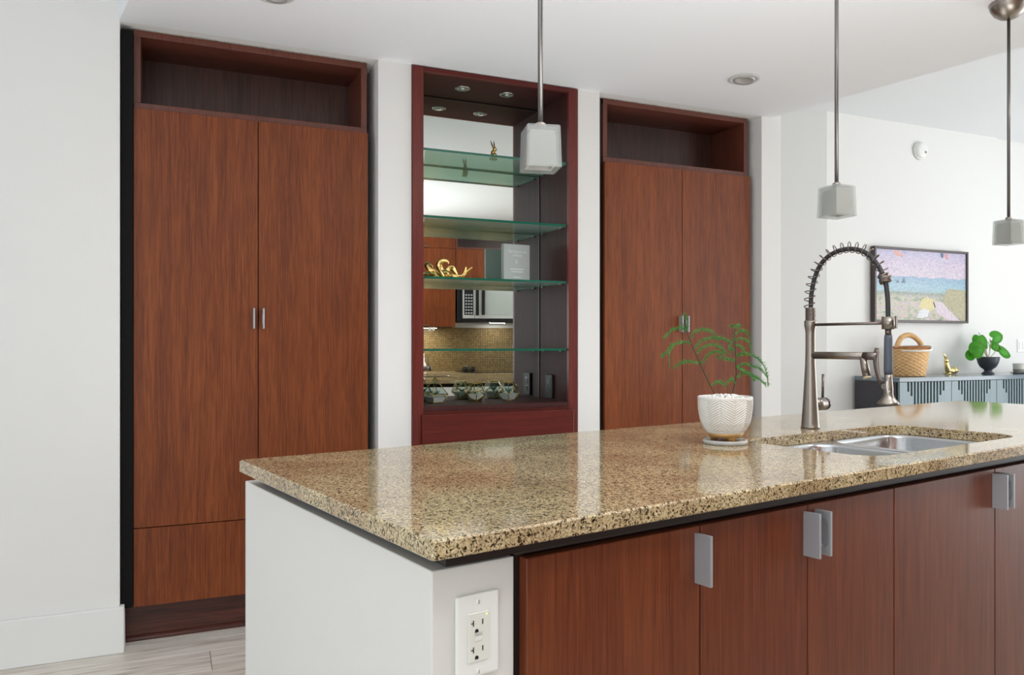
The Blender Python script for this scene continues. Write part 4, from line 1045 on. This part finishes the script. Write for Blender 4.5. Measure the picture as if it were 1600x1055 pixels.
o = emit('rear_worktop', B(.29, 3.41, VK+.009, -1.045, .8845, .914, bev=.002), STONE, None, (1.8, -1.36, .9, 3))
tag(o, 'speckled granite worktop below the mosaic splashback, seen in the mirror', 'worktop')
def upper(label, a, b2, z0, z1, split=None, n_=1, hs=None):
    t = thing('wall_cabinet', label, 'cabinet', ((a+b2)/2, VK+.17, z0, 3), 'wall cabinets above the kitchen worktop')
    vf = -1.345
    emit('carcass', B(a, b2, VK+.001, vf-.0205, z0, z1), CARC, t)
    w_ = (b2-a)/n_
    for i in range(n_):
        for (c, d) in ((z0, split-.003), (split, z1)) if split else ((z0, z1),):
            dd = emit('door', B(a+i*w_+.0015, a+(i+1)*w_-.0015, vf-.02, vf, c, d, bev=.001), WOOD, t)
            xc = a+(i+.5)*w_
            emit('bar_handle', B(xc-.07, xc+.07, vf, vf+.025, c+.012, c+.018, bev=.001), NICK, dd)
    return t
upper('tall cherry wall cabinet left of the microwave in the mirror', 1.41, 2.09, 1.365, 2.436, 2.147)
upper('tall cherry wall cabinet at the far left of the kitchen run', .60, 1.407, 1.365, 2.436, 2.147)
upper('short cherry cabinet directly above the microwave', 2.093, 2.93, 1.83, 2.140, n_=2)
upper('tall cherry wall cabinet right of the microwave, hidden past the mirror', 2.933, 3.40, 1.365, 2.436, 2.147)
t = thing('open_shelf_box', 'dark open shelf box above the microwave cabinet', 'shelf', (2.51, VK+.17, 2.142, 3))
emit('box_side', B(2.093, 2.113, VK+.001, -1.35, 2.142, 2.436), EDGE, t); emit('box_side', B(2.91, 2.93, VK+.001, -1.35, 2.142, 2.436), EDGE, t)
emit('box_bottom', B(2.113, 2.91, VK+.001, -1.35, 2.142, 2.162), EDGE, t); emit('box_top', B(2.113, 2.91, VK+.001, -1.35, 2.416, 2.436), EDGE, t); emit('box_back', B(2.113, 2.91, VK+.001, VK+.01, 2.162, 2.416), WDARK, t)
t = thing('microwave_oven', 'stainless over-range microwave with black keypad, seen in the mirror', 'microwave', (2.53, VK+.2, 1.42, 3))
SS = mat('microwave_steel', (206, 208, 204), .35, .4)
MF = -1.300
emit('housing', B(2.105, 2.925, VK+.009, MF-.035, 1.415, 1.828, bev=.003), BLACK, t)
emit('control_panel', B(2.158, 2.272, MF-.035, MF, 1.450, 1.825, bev=.002), SS, t)
kp_ = emit('keypad', B(2.170, 2.262, MF, MF+.002, 1.485, 1.81), BLACK, t)
q = MB()
for i in range(3):
    for j in range(7): q.box(2.180+i*.027, 2.198+i*.027, MF+.002, MF+.003, 1.497+j*.030, 1.508+j*.030)
emit('keys', q, mat('key_print', (200, 204, 204), .5), kp_)['kind'] = 'stuff'
d = emit('door', B(2.276, 2.922, MF-.035, MF, 1.450, 1.825, bev=.002), SS, t)
emit('door_window', B(2.385, 2.88, MF, MF+.002, 1.490, 1.77), mat('pale_oven_window', (176, 182, 178), .12), d)
emit('door_handle', B(2.345, 2.375, MF, MF+.03, 1.485, 1.79, bev=.006, seg=2), BLACK, d); emit('latch_strip', B(2.285, 2.318, MF, MF+.004, 1.480, 1.80), BLACK, d)
emit('vent_lip', B(2.158, 2.922, MF-.05, MF-.001, 1.420, 1.449), BLACK, t)
t = thing('cooktop', 'flat black glass cooktop set on the rear worktop', 'cooktop', (2.5, -1.36, .914, 3))
emit('glass_top', B(2.13, 2.89, -1.62, -1.10, .9145, .9195, bev=.002), mat('black_glass', (12, 12, 13), .08), t)
for i, u in enumerate((2.245, 2.325)):
    t = thing('salt_jar', ('left' if i == 0 else 'right')+' one of two small black jars by the splashback in the mirror', 'jar', (u, -1.645, .9145, 3), 'black jars on the rear worktop')
    emit('body', MB().lathe([(0, .9147), (.022, .9147), (.026, .925), (.026, .95), (.018, .958), (0, .958)], (u, -1.645, 0), 20), BLACK, t)
    emit('lid', MB().lathe([(0, .9582), (.018, .9582), (.018, .966), (.006, .970), (0, .972)], (u, -1.645, 0), 20), NICKD, t)
t = thing('soap_bottle', 'slim white bottle on the rear worktop at the mirror edge', 'bottle', (1.79, -1.50, .9145, 3))
emit('body', MB().lathe([(0, .9147), (.026, .9147), (.028, .92), (.028, .99), (.012, 1.02), (.010, 1.06), (0, 1.06)], (1.79, -1.50, 0), 24), CERW, t)
emit('cap', MB().tube([(1.79, -1.50, 1.06), (1.79, -1.50, 1.10)], .008, 12), WHITE, t)
for i, u in enumerate((1.835, 1.872)):
    o = emit('under_cabinet_hook', B(u-.010, u+.010, -1.36, -1.352, 1.328, 1.3648, bev=.002), WHITE, None, (u, -1.355, 1.345, 3))
    tag(o, ('left' if i == 0 else 'right')+' one of two white tabs under the mirrored wall cabinet', 'hook', 'white tabs under the wall cabinet')
